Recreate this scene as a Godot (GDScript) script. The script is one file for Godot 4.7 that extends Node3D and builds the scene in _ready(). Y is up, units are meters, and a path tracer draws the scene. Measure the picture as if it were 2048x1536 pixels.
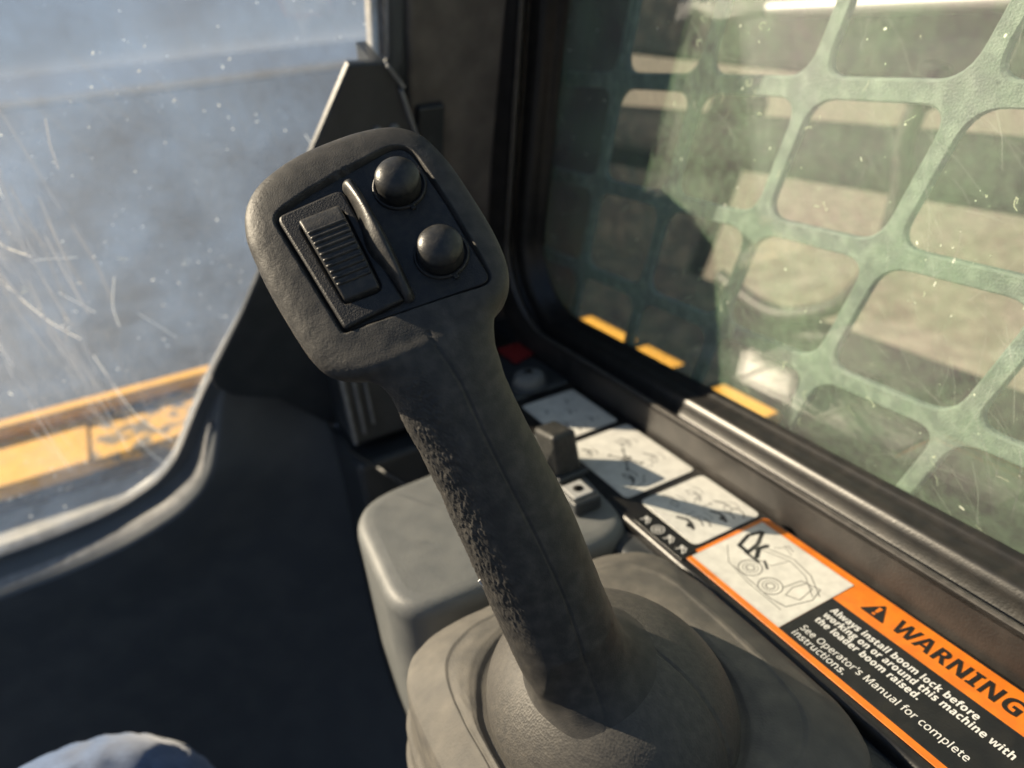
extends Node3D
# Cab interior of a loader: right-hand joystick on its console, seen from the seat.
# y up, metres; console top is y = 0, forward is -z, right is +x.

const MM := 0.001
var mats := {}
var used := {}

# ------------------------------------------------------------------ helpers
func numbered(called: String) -> String:
	if not used.has(called):
		used[called] = 0
		return called
	used[called] += 1
	return "%s_%03d" % [called, used[called]]

func thing(called: String, label: String, category: String, at := Vector3.ZERO, group := "") -> Node3D:
	var o := Node3D.new()
	o.name = numbered(called)
	o.position = at
	add_child(o)
	tag(o, label, category, group)
	return o

func tag(o: Node, label: String, category := "", group := "", kind := "") -> void:
	if label: o.set_meta("label", label)
	if category: o.set_meta("category", category)
	if group: o.set_meta("group", group)
	if kind: o.set_meta("kind", kind)

func part(called: String, mesh: Mesh, m: Material, parent: Node, xf := Transform3D()) -> MeshInstance3D:
	var o := MeshInstance3D.new()
	o.name = called if parent != self else numbered(called)
	o.mesh = mesh
	o.material_override = m
	o.transform = xf
	parent.add_child(o, true)
	return o

func struct(called: String, mesh: Mesh, m: Material, xf := Transform3D()) -> MeshInstance3D:
	var o := part(called, mesh, m, self, xf)
	o.set_meta("kind", "structure")
	return o

func arr(v: PackedVector3Array, n: PackedVector3Array, idx: PackedInt32Array, uv := PackedVector2Array()) -> ArrayMesh:
	var a := []
	a.resize(Mesh.ARRAY_MAX)
	a[Mesh.ARRAY_VERTEX] = v
	a[Mesh.ARRAY_NORMAL] = n
	a[Mesh.ARRAY_INDEX] = idx
	if uv.size(): a[Mesh.ARRAY_TEX_UV] = uv
	var m := ArrayMesh.new()
	m.add_surface_from_arrays(Mesh.PRIMITIVE_TRIANGLES, a)
	return m

# A sheet of rows of points with smooth normals; closed joins each row's ends. side +1 / -1 turns it over.
func sheet(rows: Array, closed := false, side := 1) -> ArrayMesh:
	var nr := rows.size()
	var nc: int = rows[0].size()
	var v := PackedVector3Array()
	var n := PackedVector3Array()
	var uv := PackedVector2Array()
	v.resize(nr * nc); n.resize(nr * nc); uv.resize(nr * nc)
	for i in nr:
		var r: PackedVector3Array = rows[i]
		var ra: PackedVector3Array = rows[maxi(i - 1, 0)]
		var rb: PackedVector3Array = rows[mini(i + 1, nr - 1)]
		for j in nc:
			var ja := j - 1
			var jb := j + 1
			if closed:
				ja = (ja + nc) % nc
				jb = jb % nc
			else:
				ja = maxi(ja, 0)
				jb = mini(jb, nc - 1)
			var k := i * nc + j
			v[k] = r[j]
			var q := (rb[j] - ra[j]).cross(r[jb] - r[ja])
			n[k] = (q * side).normalized() if q.length_squared() > 1e-24 else Vector3.UP
			uv[k] = Vector2(float(j) / (nc - 1), float(i) / (nr - 1))
	var idx := PackedInt32Array()
	var last := nc if closed else nc - 1
	for i in nr - 1:
		for j in last:
			var a := i * nc + j
			var b := i * nc + (j + 1) % nc
			var c := a + nc
			var d := b + nc
			if side > 0: idx.append_array([a, b, c, b, d, c])
			else: idx.append_array([a, c, b, b, c, d])
	return arr(v, n, idx, uv)

func rbox(size: Vector3, r: float, k := 4) -> ArrayMesh:
	var h := size / 2.0
	r = minf(r, minf(h.x, minf(h.y, h.z)))
	var v := PackedVector3Array()
	var n := PackedVector3Array()
	var uv := PackedVector2Array()
	var idx := PackedInt32Array()
	for ax in 3:
		for s in [-1, 1]:
			var u := (ax + 1) % 3
			var w := (ax + 2) % 3
			var cu := []
			var cw := []
			for i in k + 1:
				var q := tan((i / float(k) - 1.0) * PI / 4)
				cu.append(-h[u] + r * (1 + q)); cw.append(-h[w] + r * (1 + q))
			for i in k + 1:
				var q := tan((i / float(k)) * PI / 4)
				cu.append(h[u] - r * (1 - q)); cw.append(h[w] - r * (1 - q))
			var base := v.size()
			var m := cu.size()
			for i in m:
				for j in m:
					var p := Vector3()
					p[ax] = h[ax] * s
					p[u] = cu[i]
					p[w] = cw[j]
					var c := Vector3(clampf(p.x, -h.x + r, h.x - r), clampf(p.y, -h.y + r, h.y - r), clampf(p.z, -h.z + r, h.z - r))
					var d := (p - c).normalized()
					v.append(c + d * r); n.append(d)
					uv.append(Vector2(cu[i], cw[j]))
			for i in m - 1:
				for j in m - 1:
					var a := base + i * m + j
					if s > 0: idx.append_array([a, a + 1, a + m, a + 1, a + m + 1, a + m])
					else: idx.append_array([a, a + m, a + 1, a + 1, a + m, a + m + 1])
	return arr(v, n, idx, uv)

# Rounded corners for a polygon; radii per corner (or one for all).
func rounded(poly: PackedVector2Array, radii: Array, k := 6) -> PackedVector2Array:
	var out := PackedVector2Array()
	var c := poly.size()
	for i in c:
		var p := poly[i]
		var a := (poly[(i + c - 1) % c] - p)
		var b := (poly[(i + 1) % c] - p)
		var r: float = radii[i % radii.size()]
		if r <= 0.0:
			out.append(p)
			continue
		var half := a.angle_to(b) / 2.0
		var t := minf(r / absf(tan(half)), minf(a.length(), b.length()) * 0.49)
		var pa := p + a.normalized() * t
		var pb := p + b.normalized() * t
		for j in k + 1:
			var f := j / float(k)
			out.append(pa.lerp(p, f).lerp(p.lerp(pb, f), f))
	return out

# Polygon in (x, y) with thickness along z from z0 to z1 and a bevel round the z1 face.
func plate(poly: PackedVector2Array, z0: float, z1: float, bevel := 0.0, uvbox := Rect2()) -> ArrayMesh:
	if Geometry2D.is_polygon_clockwise(poly):
		poly = poly.duplicate()
		poly.reverse()
	var c := poly.size()
	var inner := PackedVector2Array()
	for i in c:
		var a := (poly[i] - poly[(i + c - 1) % c]).normalized()
		var b := (poly[(i + 1) % c] - poly[i]).normalized()
		var q := (a + b).normalized()
		inner.append(poly[i] + Vector2(-q.y, q.x) * bevel)
	var st := SurfaceTool.new()
	st.begin(Mesh.PRIMITIVE_TRIANGLES)
	var box := uvbox
	if box.size == Vector2.ZERO:
		box = Rect2(poly[0], Vector2.ZERO)
		for p in poly: box = box.expand(p)
	var put := func(p: Vector2, z: float, nn: Vector3):
		st.set_normal(nn)
		st.set_uv(Vector2((p.x - box.position.x) / box.size.x, 1.0 - (p.y - box.position.y) / box.size.y))
		st.add_vertex(Vector3(p.x, p.y, z))
	var tri := Geometry2D.triangulate_polygon(inner)
	for i in range(0, tri.size(), 3):
		var a := inner[tri[i]]
		var b := inner[tri[i + 1]]
		var d := inner[tri[i + 2]]
		if (b - a).cross(d - a) > 0:
			var t := b
			b = d
			d = t
		for p in [a, b, d]: put.call(p, z1, Vector3.BACK)
		for p in [a, d, b]: put.call(p, z0, Vector3.FORWARD)
	for i in c:
		var j := (i + 1) % c
		var e := (poly[j] - poly[i]).normalized()
		var out := Vector3(e.y, -e.x, 0)
		var zw := z1 - bevel
		for q in [[poly[i], z0], [poly[j], zw], [poly[j], z0], [poly[i], z0], [poly[i], zw], [poly[j], zw]]: put.call(q[0], q[1], out)
		if bevel > 0.0:
			var on := (out + Vector3.BACK).normalized()
			for q in [[poly[i], zw], [inner[j], z1], [poly[j], zw], [poly[i], zw], [inner[i], z1], [inner[j], z1]]: put.call(q[0], q[1], on)
	return st.commit()

func smooth_path(pts: Array, k := 8) -> PackedVector3Array:
	var out := PackedVector3Array()
	var c := pts.size()
	for i in c - 1:
		var a: Vector3 = pts[maxi(i - 1, 0)]
		var b: Vector3 = pts[i]
		var d: Vector3 = pts[i + 1]
		var e: Vector3 = pts[mini(i + 2, c - 1)]
		for j in k: out.append(b.cubic_interpolate(d, a, e, j / float(k)))
	out.append(pts[c - 1])
	return out

func tube(path: PackedVector3Array, r: float, k := 12, capped := true) -> ArrayMesh:
	var rows := []
	var up := Vector3(0.31, 0.83, 0.46)
	for i in path.size():
		var t := (path[mini(i + 1, path.size() - 1)] - path[maxi(i - 1, 0)]).normalized()
		var a := t.cross(up).normalized()
		var b := a.cross(t).normalized()
		var row := PackedVector3Array()
		for j in k:
			var f := TAU * j / k
			row.append(path[i] + (a * cos(f) + b * sin(f)) * r)
		if i == 0 and capped: rows.append(flat_row(path[i], k))
		rows.append(row)
		if i == path.size() - 1 and capped: rows.append(flat_row(path[i], k))
	return sheet(rows, true, 1)

func flat_row(p: Vector3, k: int) -> PackedVector3Array:
	var row := PackedVector3Array()
	for j in k: row.append(p)
	return row

# Solid of revolution about y: profile of Vector2(radius, height).
func lathe(profile: Array, k := 40) -> ArrayMesh:
	var rows := []
	for p in profile:
		var row := PackedVector3Array()
		for j in k:
			var f := TAU * j / k
			row.append(Vector3(cos(f) * p.x, p.y, sin(f) * p.x))
		rows.append(row)
	return sheet(rows, true, -1)

func noise(seed_: int, freq: float, kind := FastNoiseLite.TYPE_SIMPLEX_SMOOTH, octaves := 4) -> FastNoiseLite:
	var f := FastNoiseLite.new()
	f.seed = seed_
	f.frequency = freq
	f.noise_type = kind
	f.fractal_octaves = octaves
	if octaves == 1: f.fractal_type = FastNoiseLite.FRACTAL_NONE
	return f

func ntex(f: FastNoiseLite, size: int, ramp: Gradient = null, bump := 0.0) -> NoiseTexture2D:
	var t := NoiseTexture2D.new()
	t.width = size
	t.height = size
	t.seamless = true
	t.noise = f
	if ramp: t.color_ramp = ramp
	if bump > 0.0:
		t.as_normal_map = true
		t.bump_strength = bump
	return t

func grad(stops: Array) -> Gradient:
	var g := Gradient.new()
	g.offsets = PackedFloat32Array(stops.map(func(s): return s[0]))
	g.colors = PackedColorArray(stops.map(func(s): return s[1]))
	return g

func lin(r: float, g: float, b: float) -> Color:
	return Color(r, g, b).linear_to_srgb()

func mat(key: String, c: Color, rough: float, spec := 0.5, metal := 0.0) -> StandardMaterial3D:
	var m := StandardMaterial3D.new()
	m.resource_name = key
	m.albedo_color = c
	m.roughness = rough
	m.metallic_specular = spec
	m.metallic = metal
	mats[key] = m
	return m

# Worn, dusty surface: albedo from noise between two colours, fine relief from a second noise; sizes in metres.
func worn(key: String, c0: Color, c1: Color, rough: float, patch: float, grain: float, bump: float, seed_ := 1, world := true, lo := 0.35, hi := 0.75) -> StandardMaterial3D:
	var m := mat(key, Color.WHITE, rough)
	m.albedo_texture = ntex(noise(seed_, 0.012, FastNoiseLite.TYPE_SIMPLEX_SMOOTH, 6), 512, grad([[lo, c0], [hi, c1]]))
	m.uv1_triplanar = true
	m.uv1_world_triplanar = world
	m.uv1_scale = Vector3.ONE / patch
	if bump > 0.0:
		m.normal_enabled = true
		m.normal_texture = ntex(noise(seed_ + 7, 0.7 * patch / (grain * 512.0), FastNoiseLite.TYPE_SIMPLEX_SMOOTH, 3), 512, null, 8.0)
		m.normal_scale = bump
	return m

# ------------------------------------------------------------------ drawing prints
func canvas(w: int, h: int, c: Color) -> Image:
	var im := Image.create(w, h, false, Image.FORMAT_RGBA8)
	im.fill(c)
	return im

func blend(im: Image, x: int, y: int, c: Color, f: float) -> void:
	if x < 0 or y < 0 or x >= im.get_width() or y >= im.get_height(): return
	im.set_pixel(x, y, im.get_pixel(x, y).lerp(c, clampf(f, 0, 1)))

func ink(im: Image, pts: Array, wide: float, c: Color, closed := false) -> void:
	var k := pts.size() if closed else pts.size() - 1
	for i in k:
		var a: Vector2 = pts[i]
		var b: Vector2 = pts[(i + 1) % pts.size()]
		for y in range(floori(minf(a.y, b.y) - wide), ceili(maxf(a.y, b.y) + wide) + 1):
			for x in range(floori(minf(a.x, b.x) - wide), ceili(maxf(a.x, b.x) + wide) + 1):
				var p := Vector2(x, y)
				var d := p.distance_to(Geometry2D.get_closest_point_to_segment(p, a, b))
				if d < wide / 2 + 0.5: blend(im, x, y, c, wide / 2 + 0.5 - d)

func fill(im: Image, pts: PackedVector2Array, c: Color) -> void:
	var lo := pts[0]
	var hi := pts[0]
	for p in pts:
		lo = lo.min(p)
		hi = hi.max(p)
	for y in range(floori(lo.y), ceili(hi.y) + 1):
		for x in range(floori(lo.x), ceili(hi.x) + 1):
			if Geometry2D.is_point_in_polygon(Vector2(x, y), pts): blend(im, x, y, c, 1.0)

func arc(c: Vector2, r: float, a0: float, a1: float, k := 14) -> Array:
	var out := []
	for i in k + 1:
		var f := lerpf(a0, a1, i / float(k))
		out.append(c + Vector2(cos(f), sin(f)) * r)
	return out

func arrow(im: Image, a: Vector2, b: Vector2, wide: float, c: Color) -> void:
	ink(im, [a, b], wide, c)
	var d := (b - a).normalized()
	var q := Vector2(-d.y, d.x)
	fill(im, PackedVector2Array([b + d * wide * 2.5, b + q * wide * 2.2, b - q * wide * 2.2]), c)

# faint grime and grit on a print
func soil(im: Image, seed_: int) -> void:
	var rng := RandomNumberGenerator.new()
	rng.seed = seed_
	var n := noise(seed_, 0.012, FastNoiseLite.TYPE_SIMPLEX_SMOOTH, 5)
	for y in im.get_height():
		for x in im.get_width():
			var f := 0.98 + 0.07 * n.get_noise_2d(x, y)
			var edge := minf(minf(x, im.get_width() - 1 - x), minf(y, im.get_height() - 1 - y)) / 18.0
			if edge < 1.0: f -= 0.06 * (1.0 - edge)
			var c := im.get_pixel(x, y)
			im.set_pixel(x, y, Color(c.r * f, c.g * f * 0.995, c.b * f * 0.975, c.a))
	for i in 30:
		var p := Vector2(rng.randf() * im.get_width(), rng.randf() * im.get_height())
		ink(im, [p, p + Vector2(rng.randfn(), rng.randfn()) * 4.0], rng.randf_range(0.6, 1.6), Color(0.35, 0.3, 0.24).lerp(Color(0.8, 0.78, 0.7), rng.randf()))

func soiled(key: String, im: Image, rough: float) -> StandardMaterial3D:
	soil(im, key.hash() % 1000)
	return print_mat(key, im, rough)

func print_mat(key: String, im: Image, rough: float) -> StandardMaterial3D:
	var m := mat(key, Color.WHITE, rough)
	m.albedo_texture = ImageTexture.create_from_image(im)
	return m

func lettering(called: String, text: String, height: float, width: float, m: Material, parent: Node, xf: Transform3D, bold := true, slant := 0.0) -> MeshInstance3D:
	var f := SystemFont.new()
	f.font_names = PackedStringArray(["Droid Sans"])
	f.font_weight = 700 if bold else 400
	var t := TextMesh.new()
	t.font = f
	t.text = text
	t.font_size = 64
	t.pixel_size = 0.0001
	t.depth = 0.0001
	t.curve_step = 2.0
	t.horizontal_alignment = HORIZONTAL_ALIGNMENT_LEFT
	t.vertical_alignment = VERTICAL_ALIGNMENT_BOTTOM
	var box := t.get_aabb()
	var caps := TextMesh.new()
	caps.font = f
	caps.text = "H"
	caps.font_size = 64
	caps.pixel_size = 0.0001
	caps.depth = 0.0001
	caps.horizontal_alignment = HORIZONTAL_ALIGNMENT_LEFT
	caps.vertical_alignment = VERTICAL_ALIGNMENT_BOTTOM
	var cb := caps.get_aabb()
	var sx := width / box.size.x
	var sy := height / cb.size.y
	var place := Transform3D(Basis(Vector3(sx, 0, 0), Vector3(slant, sy, 0), Vector3(0, 0, 1)), Vector3(-box.position.x * sx, -cb.position.y * sy, 0))
	return part(called, t, m, parent, xf * place)

# ------------------------------------------------------------------ the place
const SUN_AZ := 45.0     # degrees left of straight ahead
const SUN_EL := 28.0

func _ready() -> void:
	var cam := Camera3D.new()
	cam.name = "camera"
	cam.keep_aspect = Camera3D.KEEP_HEIGHT
	cam.fov = 55.82
	cam.near = 0.01
	cam.far = 400.0
	cam.transform = Transform3D(Basis(Vector3(0.88019, -0.09493, 0.46504), Vector3(0.28575, 0.88831, -0.35951), Vector3(-0.37897, 0.44932, 0.80901)), Vector3(-0.0942, 0.26, 0.1706))
	var lens := CameraAttributesPhysical.new()
	lens.frustum_focal_length = 22.7
	lens.frustum_focus_distance = 0.25
	lens.frustum_near = 0.01
	lens.frustum_far = 400.0
	lens.exposure_aperture = 22.7 / 3.4
	cam.attributes = lens
	add_child(cam)
	cam.fov = 55.82
	cam.current = true

	var sky_m := ProceduralSkyMaterial.new()
	sky_m.sky_top_color = lin(0.22, 0.36, 0.62)
	sky_m.sky_horizon_color = lin(0.62, 0.68, 0.74)
	sky_m.sky_curve = 0.14
	sky_m.ground_bottom_color = lin(0.06, 0.06, 0.06)
	sky_m.ground_horizon_color = lin(0.2, 0.2, 0.2)
	sky_m.sky_energy_multiplier = 0.45
	var sky := Sky.new()
	sky.sky_material = sky_m
	var env := Environment.new()
	env.background_mode = Environment.BG_SKY
	env.sky = sky
	env.tonemap_mode = Environment.TONE_MAPPER_LINEAR
	env.tonemap_exposure = 2.55
	env.sdfgi_enabled = true
	env.ssao_enabled = true
	env.ssil_enabled = true
	var we := WorldEnvironment.new()
	we.name = "daylight"
	we.environment = env
	add_child(we)

	var sun := DirectionalLight3D.new()
	sun.name = "sun"
	sun.light_energy = 1.6
	sun.light_angular_distance = 0.5
	sun.light_color = Color(1.0, 0.93, 0.81)
	sun.shadow_enabled = true
	var to_sun := Vector3(-sin(deg_to_rad(SUN_AZ)) * cos(deg_to_rad(SUN_EL)), sin(deg_to_rad(SUN_EL)), -cos(deg_to_rad(SUN_AZ)) * cos(deg_to_rad(SUN_EL)))
	add_child(sun)
	sun.look_at_from_position(to_sun, Vector3.ZERO)

	materials()
	outside()
	cab()
	console()
	decals()
	switch_pod()
	joystick()
	person()

func materials() -> void:
	var r := worn("grip rubber", lin(0.043, 0.042, 0.0405), lin(0.094, 0.087, 0.077), 0.54, 0.045, 0.0005, 0.12, 3, false, 0.3, 0.95)
	r.metallic_specular = 0.4
	var d := worn("grained rubber", lin(0.055, 0.0525, 0.049), lin(0.1, 0.092, 0.08), 0.6, 0.06, 0.001, 0.0, 4, false, 0.2, 0.95)
	d.normal_enabled = true
	var cell := noise(11, 0.055, FastNoiseLite.TYPE_CELLULAR, 1)
	cell.cellular_return_type = FastNoiseLite.RETURN_DISTANCE
	cell.cellular_jitter = 0.9
	d.normal_texture = ntex(cell, 512, null, 6.0)
	d.normal_scale = 0.55
	d.uv1_scale = Vector3.ONE / 0.024
	worn("gaiter rubber", lin(0.09, 0.086, 0.079), lin(0.155, 0.143, 0.122), 0.75, 0.09, 0.0009, 0.08, 5, true, 0.15, 0.95)
	worn("head plastic", lin(0.018, 0.018, 0.019), lin(0.03, 0.028, 0.026), 0.5, 0.03, 0.0006, 0.25, 6, false)
	worn("switch plastic", lin(0.028, 0.028, 0.028), lin(0.06, 0.055, 0.048), 0.42, 0.03, 0.0006, 0.2, 8, false)
	worn("button plastic", lin(0.026, 0.027, 0.028), lin(0.055, 0.052, 0.047), 0.38, 0.02, 0.0006, 0.2, 9, false)
	mat("seam", lin(0.004, 0.004, 0.004), 0.8)
	worn("pod plastic", lin(0.135, 0.142, 0.142), lin(0.175, 0.18, 0.175), 0.52, 0.16, 0.001, 0.08, 10, true, 0.2, 0.95)
	worn("black plastic", lin(0.034, 0.039, 0.044), lin(0.046, 0.051, 0.056), 0.38, 0.2, 0.001, 0.1, 12)
	worn("trim plastic", lin(0.04, 0.046, 0.052), lin(0.055, 0.06, 0.066), 0.34, 0.2, 0.001, 0.08, 13)
	worn("dusty steel", lin(0.02, 0.0185, 0.0175), lin(0.04, 0.036, 0.033), 0.42, 0.14, 0.001, 0.04, 14, true, 0.25, 0.9)
	worn("seal rubber", lin(0.01, 0.01, 0.01), lin(0.022, 0.02, 0.018), 0.36, 0.09, 0.001, 0.04, 15)
	worn("console vinyl", lin(0.01, 0.01, 0.0105), lin(0.017, 0.016, 0.015), 0.35, 0.1, 0.001, 0.06, 16)
	worn("mesh paint", lin(0.14, 0.2, 0.165), lin(0.24, 0.32, 0.26), 0.75, 0.09, 0.001, 0.3, 17)
	mat("lettering white", lin(0.75, 0.75, 0.73), 0.45)
	mat("dull white", lin(0.4, 0.4, 0.39), 0.5)
	mat("lettering black", lin(0.012, 0.011, 0.01), 0.45)
	worn("vinyl orange", lin(0.72, 0.2, 0.012), lin(0.66, 0.17, 0.012), 0.4, 0.06, 0.001, 0.04, 18)
	worn("asphalt", lin(0.02, 0.031, 0.053), lin(0.036, 0.052, 0.082), 0.6, 2.5, 0.01, 0.5, 20)
	worn("dry ground", lin(0.17, 0.15, 0.11), lin(0.27, 0.245, 0.185), 0.9, 0.9, 0.01, 0.5, 21)
	worn("dry grass", lin(0.06, 0.062, 0.066), lin(0.1, 0.092, 0.08), 0.9, 1.5, 0.02, 0.5, 22)
	worn("loader black", lin(0.01, 0.012, 0.013), lin(0.024, 0.025, 0.024), 0.8, 0.3, 0.002, 0.2, 23)
	mats["loader black"].metallic_specular = 0.15
	worn("hose rubber", lin(0.012, 0.012, 0.012), lin(0.03, 0.028, 0.025), 0.55, 0.1, 0.002, 0.2, 24)
	worn("yellow paint", lin(0.85, 0.47, 0.07), lin(0.76, 0.41, 0.06), 0.5, 0.25, 0.002, 0.15, 25)
	worn("worn yellow paint", lin(0.16, 0.14, 0.11), lin(0.82, 0.45, 0.07), 0.55, 0.22, 0.002, 0.2, 26, true, 0.34, 0.56)
	worn("deck plate", lin(0.3, 0.3, 0.28), lin(0.42, 0.41, 0.38), 0.7, 0.3, 0.002, 0.2, 27)
	worn("pale paving", lin(0.045, 0.066, 0.11), lin(0.08, 0.11, 0.17), 0.6, 9.0, 0.05, 0.1, 28)
	var j := worn("denim", lin(0.05, 0.1, 0.22), lin(0.095, 0.17, 0.33), 0.9, 0.05, 0.0007, 0.12, 29, false, 0.2, 0.85)
	j.rim_enabled = true
	j.rim = 0.6
	worn("trim edge", lin(0.2, 0.2, 0.2), lin(0.28, 0.28, 0.275), 0.25, 0.08, 0.001, 0.02, 30)
	worn("footwell plastic", lin(0.08, 0.09, 0.1), lin(0.1, 0.11, 0.118), 0.5, 0.3, 0.001, 0.05, 36)
	worn("post steel", lin(0.11, 0.098, 0.088), lin(0.2, 0.177, 0.155), 0.6, 0.2, 0.001, 0.15, 35, true, 0.2, 0.9)
	worn("sill edge", lin(0.06, 0.055, 0.05), lin(0.1, 0.092, 0.084), 0.28, 0.05, 0.001, 0.04, 31)
	worn("pale dusty steel", lin(0.2, 0.185, 0.165), lin(0.3, 0.28, 0.25), 0.6, 0.06, 0.001, 0.2, 32)
	worn("switch grey", lin(0.028, 0.029, 0.029), lin(0.055, 0.054, 0.05), 0.42, 0.04, 0.001, 0.1, 33)
	worn("rusty steel", lin(0.06, 0.035, 0.02), lin(0.13, 0.08, 0.045), 0.8, 0.1, 0.002, 0.3, 34)
	mat("bright metal", lin(0.25, 0.25, 0.25), 0.5, 0.5, 0.6)
	mat("warning red", lin(0.22, 0.015, 0.015), 0.6)
	mat("cab floor", lin(0.012, 0.012, 0.012), 0.8)
	var g := mat("window glass", Color(1, 1, 1, 0.04), 0.02)
	g.transparency = BaseMaterial3D.TRANSPARENCY_ALPHA

# ------------------------------------------------------------------ joystick
func rings_of(spec: Array, per: int) -> Array:
	# spec rows: [left, right, front, back, power, tilt]; returns interpolated rows
	var out := []
	var c := spec.size()
	for i in c - 1:
		for j in per:
			var f := j / float(per)
			var row := []
			for k in 6:
				var a = spec[maxi(i - 1, 0)][k]
				var b = spec[i][k]
				var d = spec[i + 1][k]
				var e = spec[mini(i + 2, c - 1)][k]
				if b is Vector3: row.append(b.cubic_interpolate(d, a, e, f))
				else: row.append(cubic_interpolate(b, d, a, e, f))
			out.append(row)
	out.append(spec[c - 1])
	return out

const TILT := 0.5585   # the head leans back from the handle

func joystick() -> void:
	var base := Transform3D(Basis(Vector3(0.9544, 0.2767, 0.1118), Vector3(-0.2339, 0.9262, -0.2957), Vector3(-0.1853, 0.2561, 0.9487)).orthonormalized(), Vector3(-0.0005, 0.0529, 0.0057))
	var t := thing("joystick", "worn black joystick with two thumb buttons and a ribbed rocker on its head", "joystick")
	t.transform = base
	var spec := []
	var A := func(lx, ly, lz, rx, ry, rz, tf, tb, p, tilt): spec.append([Vector3(lx, ly, lz) * MM, Vector3(rx, ry, rz) * MM, tf * MM, tb * MM, p, tilt])
	A.call(9.4, 196.2, -42.7, 12.4, 195.9, -42.5, 0.6, 2.0, 2.4, TILT)
	A.call(4.2, 196.4, -42.9, 17.5, 195.4, -42.2, 2.0, 6.0, 2.5, TILT)
	A.call(-3.0, 196.4, -42.9, 25.6, 193.4, -41.0, 4.0, 10.0, 2.6, TILT)
	A.call(-11.1, 195.5, -42.3, 32.6, 190.0, -38.8, 5.8, 13.5, 2.8, TILT)
	A.call(-19.0, 193.4, -41.0, 36.9, 185.3, -35.9, 7.0, 16.0, 3.0, TILT)
	A.call(-24.7, 190.2, -39.0, 38.7, 180.1, -32.6, 7.7, 17.5, 3.2, TILT)
	A.call(-29.0, 185.4, -36.0, 40.2, 171.0, -27.0, 8.2, 19.0, 3.3, TILT)
	A.call(-31.7, 178.4, -31.6, 40.4, 159.3, -19.6, 8.4, 20.0, 3.4, TILT)
	A.call(-32.7, 169.0, -25.7, 40.0, 147.1, -12.1, 8.4, 21.0, 3.4, TILT)
	A.call(-32.8, 159.4, -19.7, 38.8, 138.8, -6.8, 8.2, 21.5, 3.4, TILT)
	A.call(-32.4, 149.6, -13.5, 36.5, 132.8, -3.1, 8.0, 22.0, 3.2, TILT * 0.98)
	A.call(-31.6, 140.7, -8.0, 32.8, 129.0, -0.7, 8.0, 22.0, 3.0, TILT * 0.92)
	A.call(-30.1, 134.8, -4.4, 29.8, 127.0, 0.0, 8.2, 22.0, 2.8, TILT * 0.82)
	A.call(-27.4, 130.9, -1.9, 27.2, 125.1, 0.0, 8.6, 22.0, 2.7, TILT * 0.7)
	A.call(-22.9, 127.6, 0.0, 25.4, 123.4, 0.0, 9.4, 21.5, 2.6, TILT * 0.56)
	A.call(-18.5, 124.5, 0.0, 23.8, 120.5, 0.0, 10.4, 21.0, 2.5, TILT * 0.42)
	A.call(-15.8, 120.5, 0.0, 22.0, 116.0, 0.0, 11.6, 20.5, 2.4, TILT * 0.28)
	A.call(-15.1, 115.2, 0.0, 21.3, 112.3, 0.0, 12.8, 20.0, 2.3, TILT * 0.16)
	A.call(-15.5, 107.7, 0.0, 20.2, 105.7, 0.0, 14.0, 20.0, 2.25, TILT * 0.06)
	A.call(-15.6, 96.0, 0.0, 19.8, 94.2, 0.0, 15.6, 19.5, 2.2, 0.0)
	A.call(-16.2, 81.3, 0.0, 19.9, 79.1, 0.0, 16.8, 19.0, 2.2, 0.0)
	A.call(-17.3, 67.7, 0.0, 20.1, 65.4, 0.0, 17.8, 19.0, 2.2, 0.0)
	A.call(-18.6, 50.8, 0.0, 19.8, 48.8, 0.0, 18.8, 19.0, 2.2, 0.0)
	A.call(-19.9, 34.7, 0.0, 18.5, 32.3, 0.0, 19.0, 19.0, 2.2, 0.0)
	A.call(-21.0, 20.8, 0.0, 17.6, 19.3, 0.0, 19.0, 19.0, 2.2, 0.0)
	A.call(-21.8, 6.6, 0.0, 17.2, 4.7, 0.0, 19.0, 19.0, 2.2, 0.0)
	A.call(-22.0, -8.0, 0.0, 17.2, -10.0, 0.0, 19.0, 19.0, 2.2, 0.0)
	var rr := rings_of(spec, 16)
	var face := face_frame()
	var face_inv := face.affine_inverse()
	var panel := panel_outline()
	var seam := PackedVector2Array([Vector2(4.2, 131), Vector2(5.4, 113.5), Vector2(4.0, 91.4), Vector2(3.6, 71.1), Vector2(3.4, 55.7), Vector2(2.3, 34.2), Vector2(-0.2, 16.8), Vector2(-6.0, -10.0)])
	var lumps := noise(40, 560.0, FastNoiseLite.TYPE_SIMPLEX, 3)
	var broad := noise(41, 60.0, FastNoiseLite.TYPE_SIMPLEX_SMOOTH, 3)
	var fine := noise(42, 1400.0, FastNoiseLite.TYPE_SIMPLEX, 2)
	var dome := dome_frame()
	var dome_inv := dome[0].affine_inverse() as Transform3D
	var nc := 300
	var rows := []
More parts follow.
